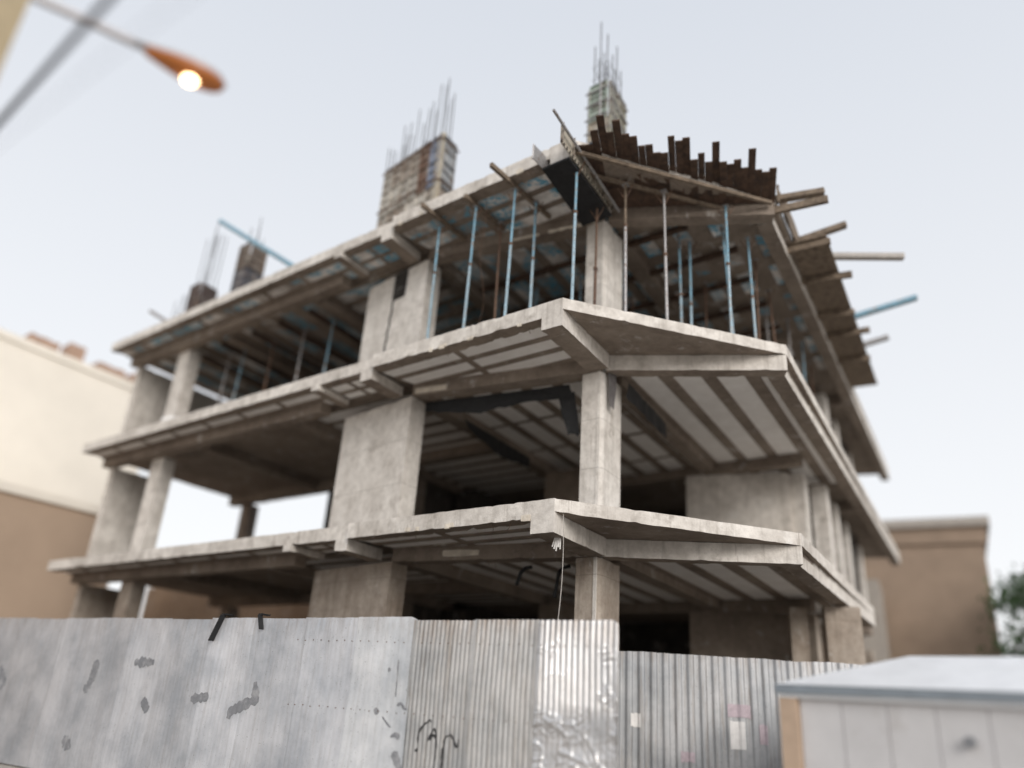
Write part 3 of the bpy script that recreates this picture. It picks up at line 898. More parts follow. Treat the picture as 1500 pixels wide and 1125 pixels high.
# ------------------------------------------------------------------ beams under the roof edge
def joist(p, q, z, lab, mat='timber', w_=0.07, h=0.09, name='joist'):
    m = MB(); m.bar((p.x, p.y, z), (q.x, q.y, z), w_, h)
    o = m.build(name, mat); tag(o, lab, 'beam'); return o
zj = 10.85
joist(S(3.42, -0.30), S(3.30, 1.15), zj, 'brown joist sticking out from the roof edge nearest the upper pier')
joist(S(2.44, -0.05), S(2.32, 1.30), zj, 'shortest brown joist under the printed foam of the roof')
joist(S(1.47, -0.52), S(1.24, 1.45), zj, 'longest brown joist poking past the roof edge into the sky')
m = MB(); p = S(0.56, -0.42); q = S(0.50, 0.25)
m.prism([p, q, q + CR * 0.012, p + CR * 0.012], 10.66, 10.98)
m.box((p.x, p.y, 10.82), (0.03, 0.03, 0.32))
tag(m.build('steel_plate', 'grey_steel'), 'grey upright steel plate jutting out where the black form begins', 'plate')

# black form under the corner cantilever
cf = empty('beam_formwork', (S(0.2, 0).x, S(0.2, 0).y, 10.6))
tag(cf, 'black steel beam form hanging under the roof corner with its perforated side', 'formwork')
MB().prism([S(-0.06, -0.12), S(0.52, -0.12), S(0.62, 1.80), S(-0.06, 1.80)], 10.615, 10.655).build('soffit_plate', 'black_steel', cf)
m = MB()
for sa in range(20):
    b0 = -0.50 + sa * 0.115
    for zz in (10.70, 11.06):
        m.box((S(-0.10, b0).x, S(-0.10, b0).y, zz), (0.02, 0.06, 0.035))
m.build('flange_teeth', 'black_steel', cf)
m = MB(); m.prism([S(-0.075, -0.50), S(-0.090, -0.50), S(-0.090, 1.75), S(-0.075, 1.75)], 10.68, 11.10)
sp_o = o = m.build('side_panel', 'form', cf); o.color = (0.42, 0.38, 0.31, 1)
for k in range(6):
    b0 = -0.49 + k * 0.445
    m = MB(); m.prism([S(-0.093, b0), S(-0.14, b0), S(-0.14, b0 + 0.012), S(-0.093, b0 + 0.012)], 10.68, 11.10)
    o = m.build('stiffener', 'form', sp_o); o.color = (0.30, 0.26, 0.22, 1)
m = MB(); a_, b_ = S(-0.17, -0.95), S(-0.20, 1.85)
m.tube((a_.x, a_.y, 10.98), (b_.x, b_.y, 10.70), 0.028, 8)
tag(m.build('scaffold_tube', 'grey_steel'), 'grey scaffold tube slanting up past the roof corner', 'tube')

# ------------------------------------------------------------------ plank deck outside the wedge edge at the roof
e = (P1 - P0).normalized(); en = Vector((e.y, -e.x))       # en points outwards (towards the street)
if en.y > 0: en = -en
npl = 28
LW = (P1 - P0).length
od = Vector((-0.25, -0.97)).normalized()        # boards run slightly askew, not square to the edge
e2 = (P1 - N0).normalized(); n2 = Vector((-e2.y, e2.x))
for i in range(npl):
    t = 0.02 + LW * (i + 0.5) / npl
    c = P0 + e * t
    out = rr.uniform(0.24, 0.42)
    if i in (5, 8, 13, 14, 15, 19, 24): out = rr.uniform(0.52, 0.72)
    if i < 3: out = 0.10 + 0.05 * i
    elif i in (4, 6): out = 0.85
    elif i < 9: out = 0.55
    back = max(0.06, min(2.2 * t - 0.12, abs((N0 - c).dot(n2)) - 0.03))
    wd = (LW / npl) * 0.868 + 0.003 - (0.014 if i % 4 == 1 else 0)
    zc = 10.925 + 0.012 * (i % 2)
    tilt = 0.12 + 0.34 * t / LW + rr.uniform(-0.03, 0.06)
    out += 0.34 * t / LW
    p = c + od * out; q = c - od * back
    m = MB(); m.bar((p.x, p.y, zc + tilt * out), (q.x, q.y, zc), wd, 0.030)
    tag(m.build('plank', 'plank'), 'dark brown plank of the ragged deck under the roof edge right of the corner column', 'plank', 'dark planks along the right roof edge')
for off, lab in ((0.06, 'thin joist carrying the outer ends of the dark planks'), (-0.45, 'thin joist carrying the inner ends of the dark planks')):
    p = P0 + e * 0.1 + en * off; q = P1 - e * 0.1 + en * off
    joist(p, q, 10.865, lab, 'timber', 0.06, 0.07)
# scaffold boards jutting out of the right side of the roof
jj = MB()
for i, t in enumerate((0.15, 1.7, 3.1, 4.9, 6.2, 7.8)):
    p = P1 + V * t; out = Vector((0.852, -0.523))
    q = p + out * (0.75 if i % 2 else 0.95) + V * rr.uniform(-0.2, 0.2)
    zz = 11.05 + 0.03 * i
    m = MB(); m.bar((p.x - out.x * 0.2, p.y - out.y * 0.2, 10.86), (q.x, q.y, 10.88), 0.09, 0.14)
    tag(m.build('outrigger_beam', 'timber'), 'brown outrigger beam carrying the platform on the right roof edge', 'beam', 'outriggers on the right side of the roof')
out = Vector((0.852, -0.523))
for k in range(4):
    p = P1 + V * 1.6 + out * (0.06 + 0.18 * k); q = P1 + V * 10.1 + out * (0.06 + 0.18 * k)
    m = MB(); m.bar((p.x, p.y, 10.972 + 0.006 * k), (q.x, q.y, 10.972), 0.185, 0.04)
    tag(m.build('platform_board', 'timber'), 'long brown board of the narrow platform outside the right roof edge', 'board', 'boards of the right side platform')
m = MB(); p = P1 + V * 0.1 + out * 0.05; q = P1 + V * 10.0 + out * 0.05
m.rough([p, q, q + out * 0.05, p + out * 0.05], 11.0, 11.42, 0.3, 0.03, 0.08)
tag(m.build('edge_board', 'timber'), 'upright brown shutter board along the right roof edge', 'board')
for (xy, d_, lab, mt) in (
    ((P1 + V * 0.35 + Vector((-0.1, 0.0))), Vector((0.95, -0.25, 0.10)), 'thick dark timber sticking up from the right roof corner', 'timber'),
    ((P1 + V * 2.0), Vector((1.0, -0.35, 0.30)), 'stubby dark timber sticking out below the roof corner', 'timber'),
    ((P1 + V * 2.6), Vector((2.1, -0.4, -0.10)), 'long pale board floating out from the right roof edge', 'wire'),
    ((P1 + V * 6.2), Vector((1.9, -0.9, 0.45)), 'blue grey board jutting out halfway along the right roof edge', 'blue_steel'),
    ((P1 + V * 8.0), Vector((1.1, -0.6, 0.25)), 'short grey board end low on the right roof edge', 'grey_steel')):
    m = MB(); p = Vector((xy.x, xy.y, 11.22)); m.bar(p, p + d_, 0.16, 0.11)
    tag(m.build('jutting_timber', mt), lab, 'timber')

# long blue prop lying across the left roof
m = MB(); p = S(13.0, 0.55); q = S(8.9, 1.0)
m.tube((p.x, p.y, 14.5), (q.x, q.y, 11.7), 0.075, 8)
tag(m.build('raking_prop', 'blue_steel'), 'long blue grey tube leaning from the left column form down to the roof', 'prop')
m = MB(); p = S(15.9, 0.5); q = S(14.5, 1.3)
m.tube((p.x, p.y, 12.2), (q.x, q.y, 11.35), 0.06, 6)
tag(m.build('raking_prop', 'grey_steel'), 'short grey tube near the left tip of the roof', 'prop')

# stacked bricks and a white sack on the second slab, left bay
br = empty('brick_stack', (S(10.6, 2.6).x, S(10.6, 2.6).y, L[2]))
tag(br, 'long low stack of orange brown bricks on the second slab in the left bay', 'brick stack')
for i in range(12):
    for j in range(5):
        c = S(9.2 + i * 0.34 + (0.12 if j % 2 else 0), 2.4)
        MB().rough([c, c + U * 0.32, c + U * 0.32 + V * 0.3, c + V * 0.3], L[2] + 0.005 + j * 0.17, L[2] + 0.165 + j * 0.17, 0.5, 0.01, 0).build('brick', 'brown_stuff', br)
m = MB(); c = S(13.2, 0.75)
bm_ = bmesh.new(); bmesh.ops.create_icosphere(bm_, subdivisions=3, radius=0.32)
for v_ in bm_.verts:
    v_.co *= 1 + 0.18 * noise.noise(v_.co * 4); v_.co.z = max(-0.2, v_.co.z * 0.75)
me = bpy.data.meshes.new('sack'); bm_.to_mesh(me); bm_.free(); me.materials.append(M['white_bag'])
o = bpy.data.objects.new('sack', me); COL.objects.link(o); o.location = (c.x, c.y, L[2] + 0.2)
tag(o, 'white sack slumped on the second slab beside the left column', 'sack')

# ------------------------------------------------------------------ hanging sheeting, rags, wires
def cloth(name, pts_top, pts_bot, mat, lab, cat, n=14, rows=6, amp=0.03, jag=0.05):
    m = MB(); vs = []
    def lerp_path(P, t):
        k = t * (len(P) - 1); i = min(int(k), len(P) - 2); return Vector(P[i]).lerp(Vector(P[i + 1]), k - i)
    for side in (0, 1):
        for j in range(rows + 1):
            for i in range(n + 1):
                a = lerp_path(pts_top, i / n); b = lerp_path(pts_bot, i / n)
                p = a.lerp(b, j / rows)
                if j == rows: p.z += jag * noise.noise(Vector((i * 0.9, 3.3, a.x)))
                p += Vector((0.5, -0.8, 0)) * amp * noise.noise(Vector((p.x * 6, p.y * 6, p.z * 3)))
                p += Vector((0, 0.012 * side, 0))
                vs.append(p)
    fs = []; w1 = n + 1; off = (rows + 1) * w1
    for j in range(rows):
        for i in range(n):
            q = (j * w1 + i, j * w1 + i + 1, (j + 1) * w1 + i + 1, (j + 1) * w1 + i)
            fs.append(q); fs.append(tuple(x + off for x in q[::-1]))
    for i in range(n):
        fs.append((i, off + i, off + i + 1, i + 1)); k = rows * w1
        fs.append((k + i, k + i + 1, off + k + i + 1, off + k + i))
    for j in range(rows):
        a, b = j * w1, (j + 1) * w1
        fs.append((a, b, off + b, off + a)); fs.append((a + n, off + a + n, off + b + n, b + n))
    m.add(vs, fs)
    o = m.build(name, mat); tag(o, lab, cat); return o

tb = lambda t, z, o_=0.42: (N0.lerp(NP, t).x - bn.x * o_, N0.lerp(NP, t).y - bn.y * o_, z)
cloth('black_sheeting', [tb(0.98, 7.36), tb(0.6, 7.36), tb(0.20, 7.36)], [tb(0.98, 7.16), tb(0.66, 6.98), tb(0.40, 7.10), tb(0.18, 7.10)], 'tarp', 'torn black sheeting slung under the second floor beam between pier and column', 'sheeting', 24, 5)
cloth('black_sheeting', [tb(0.26, 7.2), tb(0.17, 7.2)], [tb(0.20, 6.35), tb(0.14, 6.30)], 'tarp', 'black torn strip dangling from the second floor beam beside the corner column', 'sheeting', 6, 10, 0.06, 0.12)
rg = N0 + vn * 0.06 + V * 0.12
cloth('rag', [(rg.x - 0.02, rg.y, 7.42), (rg.x + 0.16, rg.y + 0.12, 7.36)], [(rg.x + 0.02, rg.y, 6.72), (rg.x + 0.12, rg.y + 0.1, 6.66)], 'rag', 'grey rag hanging on the right face of the middle corner column', 'rag', 6, 8, 0.05, 0.1)
rg2 = N0 + V * 2.2 - U * 0.3
cloth('black_sheeting', [(N0.x + 0.55, N0.y + 0.45, 7.34), (rg2.x + 0.3, rg2.y + 0.8, 7.34)], [(N0.x + 0.50, N0.y + 0.45, 7.05), (rg2.x + 0.3, rg2.y + 0.8, 7.0)], 'tarp', 'black sheeting scraps under the ceiling right of the corner column', 'sheeting', 14, 4)
cloth('black_sheeting', [(S(4.1, 2.6).x + 0.1, S(4.1, 2.6).y, 7.35), (S(4.1, 5.6).x + 0.1, S(4.1, 5.6).y, 7.35)], [(S(4.1, 2.9).x + 0.1, S(4.1, 2.9).y, 7.15), (S(4.1, 4.2).x + 0.1, S(4.1, 4.2).y, 6.95), (S(4.1, 5.6).x + 0.1, S(4.1, 5.6).y, 7.1)], 'tarp', 'ragged black sheeting along the deep inner beam under the second slab', 'sheeting', 18, 4)

# thin cable hanging from the first slab corner
pts = []
c0 = S(-0.10, 0.12)
for i in range(26):
    t = i / 25
    pts.append((c0.x + 0.10 * math.sin(t * 3.0) * (1 - 0.3 * t) - 0.16 * t, c0.y + 0.05, L[1] - 0.16 - t * 2.6))
m = MB(); m.path(pts, 0.006, 5)
tag(m.build('hanging_cable', 'wire'), 'thin pale cable dangling from the first slab corner down behind the fence', 'cable')
m = MB()
for k in range(7):
    a = rr.uniform(0, 6.28); pts = []
    for i in range(14):
        t = i / 13 * 5.0 + a
        rad = 0.10 + 0.05 * rr.random()
        pts.append((1.32 + k * 0.045 - 0.12 + rad * math.cos(t), 11.72 + rad * math.sin(t) * 0.6, L[2] + 0.02 + 0.07 * abs(math.sin(t * 1.7 + k))))
    m.path(pts, 0.005, 4)
tag(m.build('wire_tangle', 'rebar'), 'tangle of thin tying wire on the second slab at the foot of the corner column', 'wire')
m = MB()
p = Vector((*S(2.05, 0.10), 11.0)); q = Vector((*S(2.9, 1.6), 8.0))
pts = [p.lerp(q, i / 20) + Vector((0.05 * math.sin(i * 0.7), 0, -0.25 * math.sin(math.pi * i / 20))) for i in range(21)]
m.path(pts, 0.005, 4)
tag(m.build('tie_rope', 'rusty'), 'thin brown rope slanting down between the blue props of the top storey', 'rope')
# hooks and pipes under the first slab
for (t, dz, lab) in ((0.24, 0.50, 'bent black drain pipe hanging under the first floor beam near the corner column'), (0.42, 0.28, 'short black pipe stub under the middle of the first floor beam')):
    m = MB(); b0 = Vector(tb(t, 3.95, 0.6))
    m.path([b0 + Vector((0.22, 0, 0)), b0 + Vector((0.10, 0, -0.03)), b0 + Vector((0.02, 0, -0.12)), b0 + Vector((-0.03, 0, -dz)), b0 + Vector((-0.04, 0, -dz - 0.06))], 0.035, 8)
    tag(m.build('drain_pipe', 'tarp'), lab, 'pipe')
m = MB(); c = S(0.16, 0.35)
for k in range(5):
    m.tube((c.x + 0.02 * k, c.y, L[1] - 0.50), (c.x + 0.03 * k - 0.04, c.y, L[1] - 0.64 - 0.03 * (k % 3)), 0.012 + 0.004 * (k % 2), 5)
tag(m.build('plastic_scrap', 'sticker_white'), 'scrap of pale plastic caught under the first slab corner beam', 'scrap')

# ------------------------------------------------------------------ fence
FA = Vector((1.15, 7.5)); FD = Vector((-0.84159, 0.54012)); FN = Vector((-0.54012, -0.84159))  # outward (street) normal
FK = 1.25          # fence drawn in a 1:1.25 frame about eye height, then set at its real size
def fk(p): return (p[0] * FK, p[1] * FK, 1.6 + (p[2] - 1.6) * FK)
def corr(s, pitch): return math.sin(2 * math.pi * s / pitch)
def ridge(p, k=5.0):
    return max(0.0, 1 - abs(noise.noise(p)) * k) ** 1.5
def crease(s, z):
    """dents and sharp creases of the crumpled sheet"""
    f = max(0.0, min(1.0, (1.66 - z) / 0.16))
    f2 = max(0.0, 1 - abs(s - 0.06) / 0.14) * max(0.0, min(1, (2.0 - z) / 0.3))
    f = max(f, 0.55 * f2)
    wx = s + 0.03 * noise.noise(Vector((s * 9, z * 9, 3)))
    msk = max(0.0, min(1.0, 0.35 + 2.2 * noise.noise(Vector((s * 4.2, z * 4.2, 6.5)))))
    h = 0.012 * ridge(Vector((wx * 6.5, z * 7.0, 1.7)), 4.5) * msk + 0.007 * ridge(Vector((wx * 15, z * 13, 4.1)), 3.5) * msk + 0.010 * noise.noise(Vector((s * 5, z * 5, 9)))
    sparse = max(0.0, noise.noise(Vector((s * 5.5, z * 5.0, 12.0))) - 0.22) * 3.0
    t = 0.010 * ridge(Vector((s * 16, z * 20, 2.2)), 3.0) * min(1.0, sparse)
    return f * h + t, f
def fence_off(s, z):
    w_ = 0.018 * noise.noise(Vector((s * 0.9, z * 0.7, 5)))
    if s < 0.815:
        d, f = crease(s, z)
        return w_ + 0.0095 * corr(s + 0.004 * math.sin(z * 5), 0.062) * (1 - 0.72 * f) + d + 0.012
    if s < 1.589: return w_ + 0.0085 * corr(s + 0.006 * math.sin(z * 3), 0.058) + 0.004 * noise.noise(Vector((s * 9, z * 5, 2)))
    if s < 2.381: return w_ + 0.0075 * corr(s + 0.010 * math.sin(z * 2.3), 0.056) + 0.006 * noise.noise(Vector((s * 8, z * 6, 2)))
    return w_ * 1.4 + 0.0009 * corr(s, 0.076) + 0.016 * noise.noise(Vector((s * 2.5, z * 2, 2)))
def fpt(s, z, o_=0.0):
    p = FA + FD * s + FN * (fence_off(s, z) + o_)
    return fk((p.x, p.y, z))

fence = empty('sheet_fence', (FA.x * FK, FA.y * FK, 0))
tag(fence, 'long fence of grey corrugated zinc sheets with scrawled black marks in front of the building', 'fence')
bounds = [0.0, 0.815, 1.589, 2.381, 3.2, 4.05, 4.9, 5.75, 6.6, 7.45, 8.3, 9.15, 10.0, 10.85, 11.7, 12.55, 13.4, 14.2]
tops = [2.395, 2.40, 2.392, 2.425, 2.418, 2.405, 2.41, 2.39, 2.40, 2.405, 2.40, 2.39, 2.40, 2.40, 2.39, 2.40, 2.40]
cols_ = [1.05, 1.05, 0.98, 1.36, 1.22, 1.12, 1.28, 1.10, 1.20, 1.05, 1.12, 1.0, 1.0, 1, 1, 1, 1]
for k in range(len(bounds) - 1):
    s0, s1 = bounds[k], bounds[k + 1] + 0.035
    s1 = min(s1, 14.2)
    step = 0.0045 if k == 0 else (0.009 if k < 3 else 0.014)
    n = int((s1 - s0) / step)
    nz = 280 if k == 0 else (40 if k < 4 else 14)
    m = MB(); vs = []; fs = []
    lift = 0.0025 * (k % 2)
    for j in range(nz + 1):
        for i in range(n + 1):
            s = s0 + (s1 - s0) * i / n
            top = tops[k] + 0.006 * noise.noise(Vector((s * 5, k, 0))) + 0.003 * noise.noise(Vector((s * 30, k, 0)))
            edge = min(i, n - i) * step
            if k == 3 and i < 8: top -= 0.03 * (1 - i / 8) ** 2
            if k == 0 and i < 10: top -= 0.035 * (1 - i / 10) ** 2
            z = 0.34 + (top - 0.34) * (j / nz) ** (0.62 if k == 0 else 1.0)
            sc_ = min(s, bounds[k + 1] - 0.0005)
            p = FA + FD * s + FN * (fence_off(sc_ if k else sc_, z) + lift)
            if j == nz: p = p - FN * 0.004
            vs.append(fk((p.x, p.y, z)))
    w1 = n + 1
    for j in range(nz):
        for i in range(n):
            fs.append((j * w1 + i, j * w1 + i + 1, (j + 1) * w1 + i + 1, (j + 1) * w1 + i))
    m.add(vs, fs)
    o = m.build('corrugated_sheet', 'sheet_shiny' if k == 0 else ('sheet' if k < 3 else 'sheet_pale'), fence, smooth=True)
    o.color = (cols_[k], cols_[k], cols_[k] * (1.02 if k > 3 else 1.0), 1)
    if k == 0: o['label'] = 'shiny crumpled end sheet'
    if k == 2: o['label'] = 'sheet with rusty dirt below its top edge'
# return of the fence at the corner and posts
m = MB(); vs = []; fs = []
n = 60; RB = Vector((1.42, 11.25)); FC = FA * FK
for j in range(5):
    for i in range(n + 1):
        p = FC.lerp(RB, i / n); d_ = 0.01 * math.sin(i * 1.3)
        vs.append((p.x + d_, p.y, 0.03 + 2.50 * j / 4))
for j in range(4):
    for i in range(n): fs.append((j * (n + 1) + i, j * (n + 1) + i + 1, (j + 1) * (n + 1) + i + 1, (j + 1) * (n + 1) + i))
m.add(vs, fs)
o = m.build('return_sheet', 'sheet', fence, smooth=True); o.color = (0.9, 0.9, 0.9, 1)
for s in (0.05, 2.4, 4.9, 7.4, 10.0, 12.5):
    p = (FA + FD * s - FN * 0.07) * FK
    MB().tube((p.x, p.y, 0), (p.x, p.y, 2.45), 0.03, 8).build('post', 'rusty', fence)
for z in (0.7, 2.1):
    p = (FA + FD * 0.02 - FN * 0.055) * FK; q = (FA + FD * 14.1 - FN * 0.055) * FK
    MB().bar((p.x, p.y, z), (q.x, q.y, z), 0.04, 0.05).build('rail', 'rusty', fence)

# fixing screws with washers along the rails
for z in (2.16, 1.45):
    for k in range(34):
        s_ = 0.06 + k * 0.124 + random.uniform(-0.01, 0.01)
        p = Vector(fpt(s_, z + random.uniform(-0.006, 0.006), 0.002)); q = p + Vector((FN.x, FN.y, 0)) * 0.008
        MB().tube(p, q, 0.008, 6).build('screw', 'rusty', fence)
# sprayed marks follow the sheets
def stroke(pts, w_, mat='paint', name='sprayed_mark'):
    P = []
    for i in range(len(pts) - 1):
        a, b = Vector(pts[i]), Vector(pts[i + 1]); k = max(2, int((b - a).length / 0.008))
        for j in range(k): P.append(a.lerp(b, j / k))
    P.append(Vector(pts[-1]))
    m = MB(); vs = []; fs = []; K = 5
    for i, p in enumerate(P):
        d = (P[min(i + 1, len(P) - 1)] - P[max(0, i - 1)]).normalized(); n_ = Vector((-d.y, d.x))
        ww = (2.0 if mat == 'paint' else 1.4) * w_ * (0.75 + 0.5 * noise.noise(Vector((p.x * 20, p.y * 20, 1)))) * min(1, 0.4 + 6 * min(i, len(P) - 1 - i) / len(P))
        for t in range(K):
            q = p + n_ * ww * (t / (K - 1) - 0.5)
            vs.append(fpt(q.x, q.y, 0.0045))
    for i in range(len(P) - 1):
        for t in range(K - 1):
            fs.append((i * K + t, i * K + t + 1, (i + 1) * K + t + 1, (i + 1) * K + t))
    m.add(vs, fs); return m.build(name, mat, fence)
stroke([(2.219, 1.181), (2.213, 1.26), (2.177, 1.331), (2.117, 1.384), (2.079, 1.406), (2.063, 1.387)], 0.014)
stroke([(2.08, 1.211), (2.06, 1.261), (2.016, 1.332), (1.983, 1.276), (1.969, 1.162), (1.984, 0.973), (1.99, 0.90)], 0.015)
stroke([(2.07, 1.225), (2.045, 1.262), (2.012, 1.268), (1.978, 1.238)], 0.022)
stroke([(1.887, 0.92), (1.89, 1.092), (1.885, 1.225), (1.864, 1.265), (1.802, 1.289), (1.758, 1.235), (1.726, 1.181), (1.703, 1.201), (1.709, 1.257)], 0.014)
stroke([(2.228, 1.128), (2.209, 1.106)], 0.024)
stroke([(2.538, 1.52), (2.484, 1.544), (2.435, 1.495), (2.392, 1.487)], 0.030, 'greypaint')
stroke([(2.83, 1.475), (2.782, 1.424)], 0.060, 'greypaint')
stroke([(2.72, 1.40), (2.636, 1.331), (2.589, 1.303)], 0.022, 'greypaint')
stroke([(2.58, 1.98), (2.571, 1.831), (2.57, 1.601)], 0.020, 'greypaint')
stroke([(2.575, 1.214), (2.508, 1.239), (2.448, 1.213)], 0.045, 'greypaint')
stroke([(2.511, 1.08), (2.395, 0.90)], 0.085, 'greypaint')
stroke([(2.709, 1.869), (2.665, 1.871)], 0.035, 'greypaint')
stroke([(8.083, 1.826), (8.124, 1.527), (8.241, 1.392)], 0.14, 'greypaint')
stroke([(7.211, 1.817), (6.781, 1.83)], 0.12, 'greypaint')
stroke([(4.755, 1.664), (4.702, 1.473), (5.093, 1.315), (5.112, 1.231)], 0.11, 'greypaint')
stroke([(5.867, 1.414), (5.549, 1.459)], 0.10, 'greypaint')
stroke([(6.863, 1.364), (6.701, 1.222)], 0.12, 'greypaint')
stroke([(8.423, 0.773), (8.187, 0.666)], 0.14, 'greypaint')
stroke([(10.725, 1.605), (10.428, 1.362)], 0.2, 'greypaint')
# dark straps slung over the left part of the fence
for (sA, zA), (sB, zB), wd, lab in (((5.52, 2.44), (5.66, 2.12), 0.10, 'dark strap slung over the fence top left of the pier'), ((4.83, 2.44), (4.76, 2.27), 0.08, 'short brown strap over the fence top close to the pier')):
    m = MB()
    a = FA + FD * sA + FN * 0.05; b = FA + FD * sB + FN * 0.055
    m.bar(fk((a.x, a.y, zA)), fk((b.x, b.y, zB)), wd, 0.02)
    a2 = a - FN * 0.14
    m.bar(fk((a.x, a.y, zA + 0.012)), fk((a2.x, a2.y, zA + 0.012)), 0.08, 0.02)
    tag(m.build('strap', 'tarp'), lab, 'strap')

# right fence, deeper ribs, lower in the picture
f2 = empty('sheet_fence', (1.45, 11.27, 0))
tag(f2, 'right run of corrugated fence beginning behind the shiny corner sheet, with torn posters', 'fence')
QA = Vector((1.35, 11.32)); QD = Vector((0.9893, -0.1455)); QN = Vector((-0.1455, -0.9893))
def qoff(s, z):
    x = (s / 0.165) % 1.0
    tr = 0.015 * max(-1, min(1, 2.2 * math.sin(2 * math.pi * x)))
    return tr + 0.012 * noise.noise(Vector((s, z, 3)))
for k in range(6):
    s0 = k * 0.95; s1 = s0 + 0.97; n = 90; nz = 8
    m = MB(); vs = []; fs = []
    for j in range(nz + 1):
        for i in range(n + 1):
            s = s0 + (s1 - s0) * i / n
            z = 0.03 + (2.36 + 0.004 * (k % 2) + 0.012 * noise.noise(Vector((s * 2, 0, 4)))) * j / nz
            p = QA + QD * s + QN * (qoff(s, z) + 0.002 * (k % 2)); vs.append((p.x, p.y, z))
    for j in range(nz):
        for i in range(n): fs.append((j * (n + 1) + i, j * (n + 1) + i + 1, (j + 1) * (n + 1) + i + 1, (j + 1) * (n + 1) + i))
    m.add(vs, fs)
    o = m.build('corrugated_sheet', 'sheet', f2, smooth=True)
    t = (1.0, 1.0, 1.05, 1.1, 1.0, 1.0)[k]; o.color = (t * 0.98, t, t * 1.03, 1)
for s in (0.1, 1.9, 3.8, 5.5):
    p = QA + QD * s - QN * 0.08
    MB().tube((p.x, p.y, 0), (p.x, p.y, 2.3), 0.03, 8).build('post', 'rusty', f2)
def poster(s, z, w_, h, mat, name):
    m = MB(); vs = []; fs = []; n = 12
    for j in range(2):
        for i in range(n + 1):
            ss = s + w_ * (i / n - 0.5); zz = z + h * (j - 0.5) + 0.02 * noise.noise(Vector((ss * 20, j, 2)))
            p = QA + QD * ss + QN * (qoff(ss, zz) + 0.008); vs.append((p.x, p.y, zz))
    for i in range(n): fs.append((i, i + 1, n + 2 + i, n + 1 + i))
    m.add(vs, fs); return m.build(name, mat, f2)

# ------------------------------------------------------------------ kiosk in the right foreground
ks = empty('kiosk', (4.0, 8.3, 0))
tag(ks, 'low pale kiosk with hipped roof and blue grey eaves in the right foreground', 'kiosk')
kA = Vector((3.03, 8.78)); kd = Vector((0.716, -0.698)); kn = Vector((0.70, 0.714))
kL, kW = 3.3, 1.9
c0, c1, c2, c3 = kA, kA + kd * kL, kA + kd * kL + kn * kW, kA + kn * kW
m = MB(); ins = 0.07
m.prism([c0, c1, c2, c3], 1.90, 1.985)
m.build('eave', 'kiosk_eave', ks)
m = MB(); m.prism([c0 + kd * 0.04 + kn * 0.04, c1 - kd * 0.04 + kn * 0.04, c2 - kd * 0.04 - kn * 0.04, c3 + kd * 0.04 - kn * 0.04], 1.86, 1.899)
m.build('eave_lip', 'kiosk_roof', ks)
ce = (c0 + c2) / 2
e0 = ce - kd * 0.55; e1 = ce + kd * 0.55
m = MB()
zt = 2.36
ro = 0.02
vs = [(c0.x, c0.y, 1.99), (c1.x, c1.y, 1.99), (c2.x, c2.y, 1.99), (c3.x, c3.y, 1.99), (e0.x, e0.y, zt), (e1.x, e1.y, zt)]
m.add(vs, [(0, 1, 5, 4), (1, 2, 5), (2, 3, 4, 5), (3, 0, 4), (3, 2, 1, 0)])
m.build('roof', 'kiosk_roof', ks)
for i in range(7):
    p = kA + kd * (0.22 + 0.44 * i) + kn * 0.10; q = p + kd * 0.425
    MB().prism([p, q, q + kn * 0.03, p + kn * 0.03], 0.04, 1.858).build('wall_panel', 'kiosk_panel', ks)
    if i: MB().prism([p - kd * 0.012, p - kd * 0.003, p - kd * 0.003 + kn * 0.05, p - kd * 0.012 + kn * 0.05], 0.04, 1.858).build('joint_strip', 'arm', ks)
for i in range(4):
    p = kA + kd * 0.10 + kn * (0.24 + 0.40 * i); q = p + kn * 0.39
    MB().prism([p, q, q + kd * 0.03, p + kd * 0.03], 0.04, 1.858).build('wall_panel', 'kiosk_panel', ks)
p = kA + kd * 0.02 + kn * 0.04
MB().prism([p, p + kd * 0.19, p + kd * 0.19 + kn * 0.18, p + kn * 0.18], 0.0, 1.859).build('corner_post', 'kiosk_post', ks)
p = kA + kd * 1.80 + kn * 0.07
MB().tube((p.x, p.y, 1.55), (p.x - kn.x * 0.04, p.y - kn.y * 0.04, 1.55), 0.05, 12).build('vent', 'greypaint', ks)

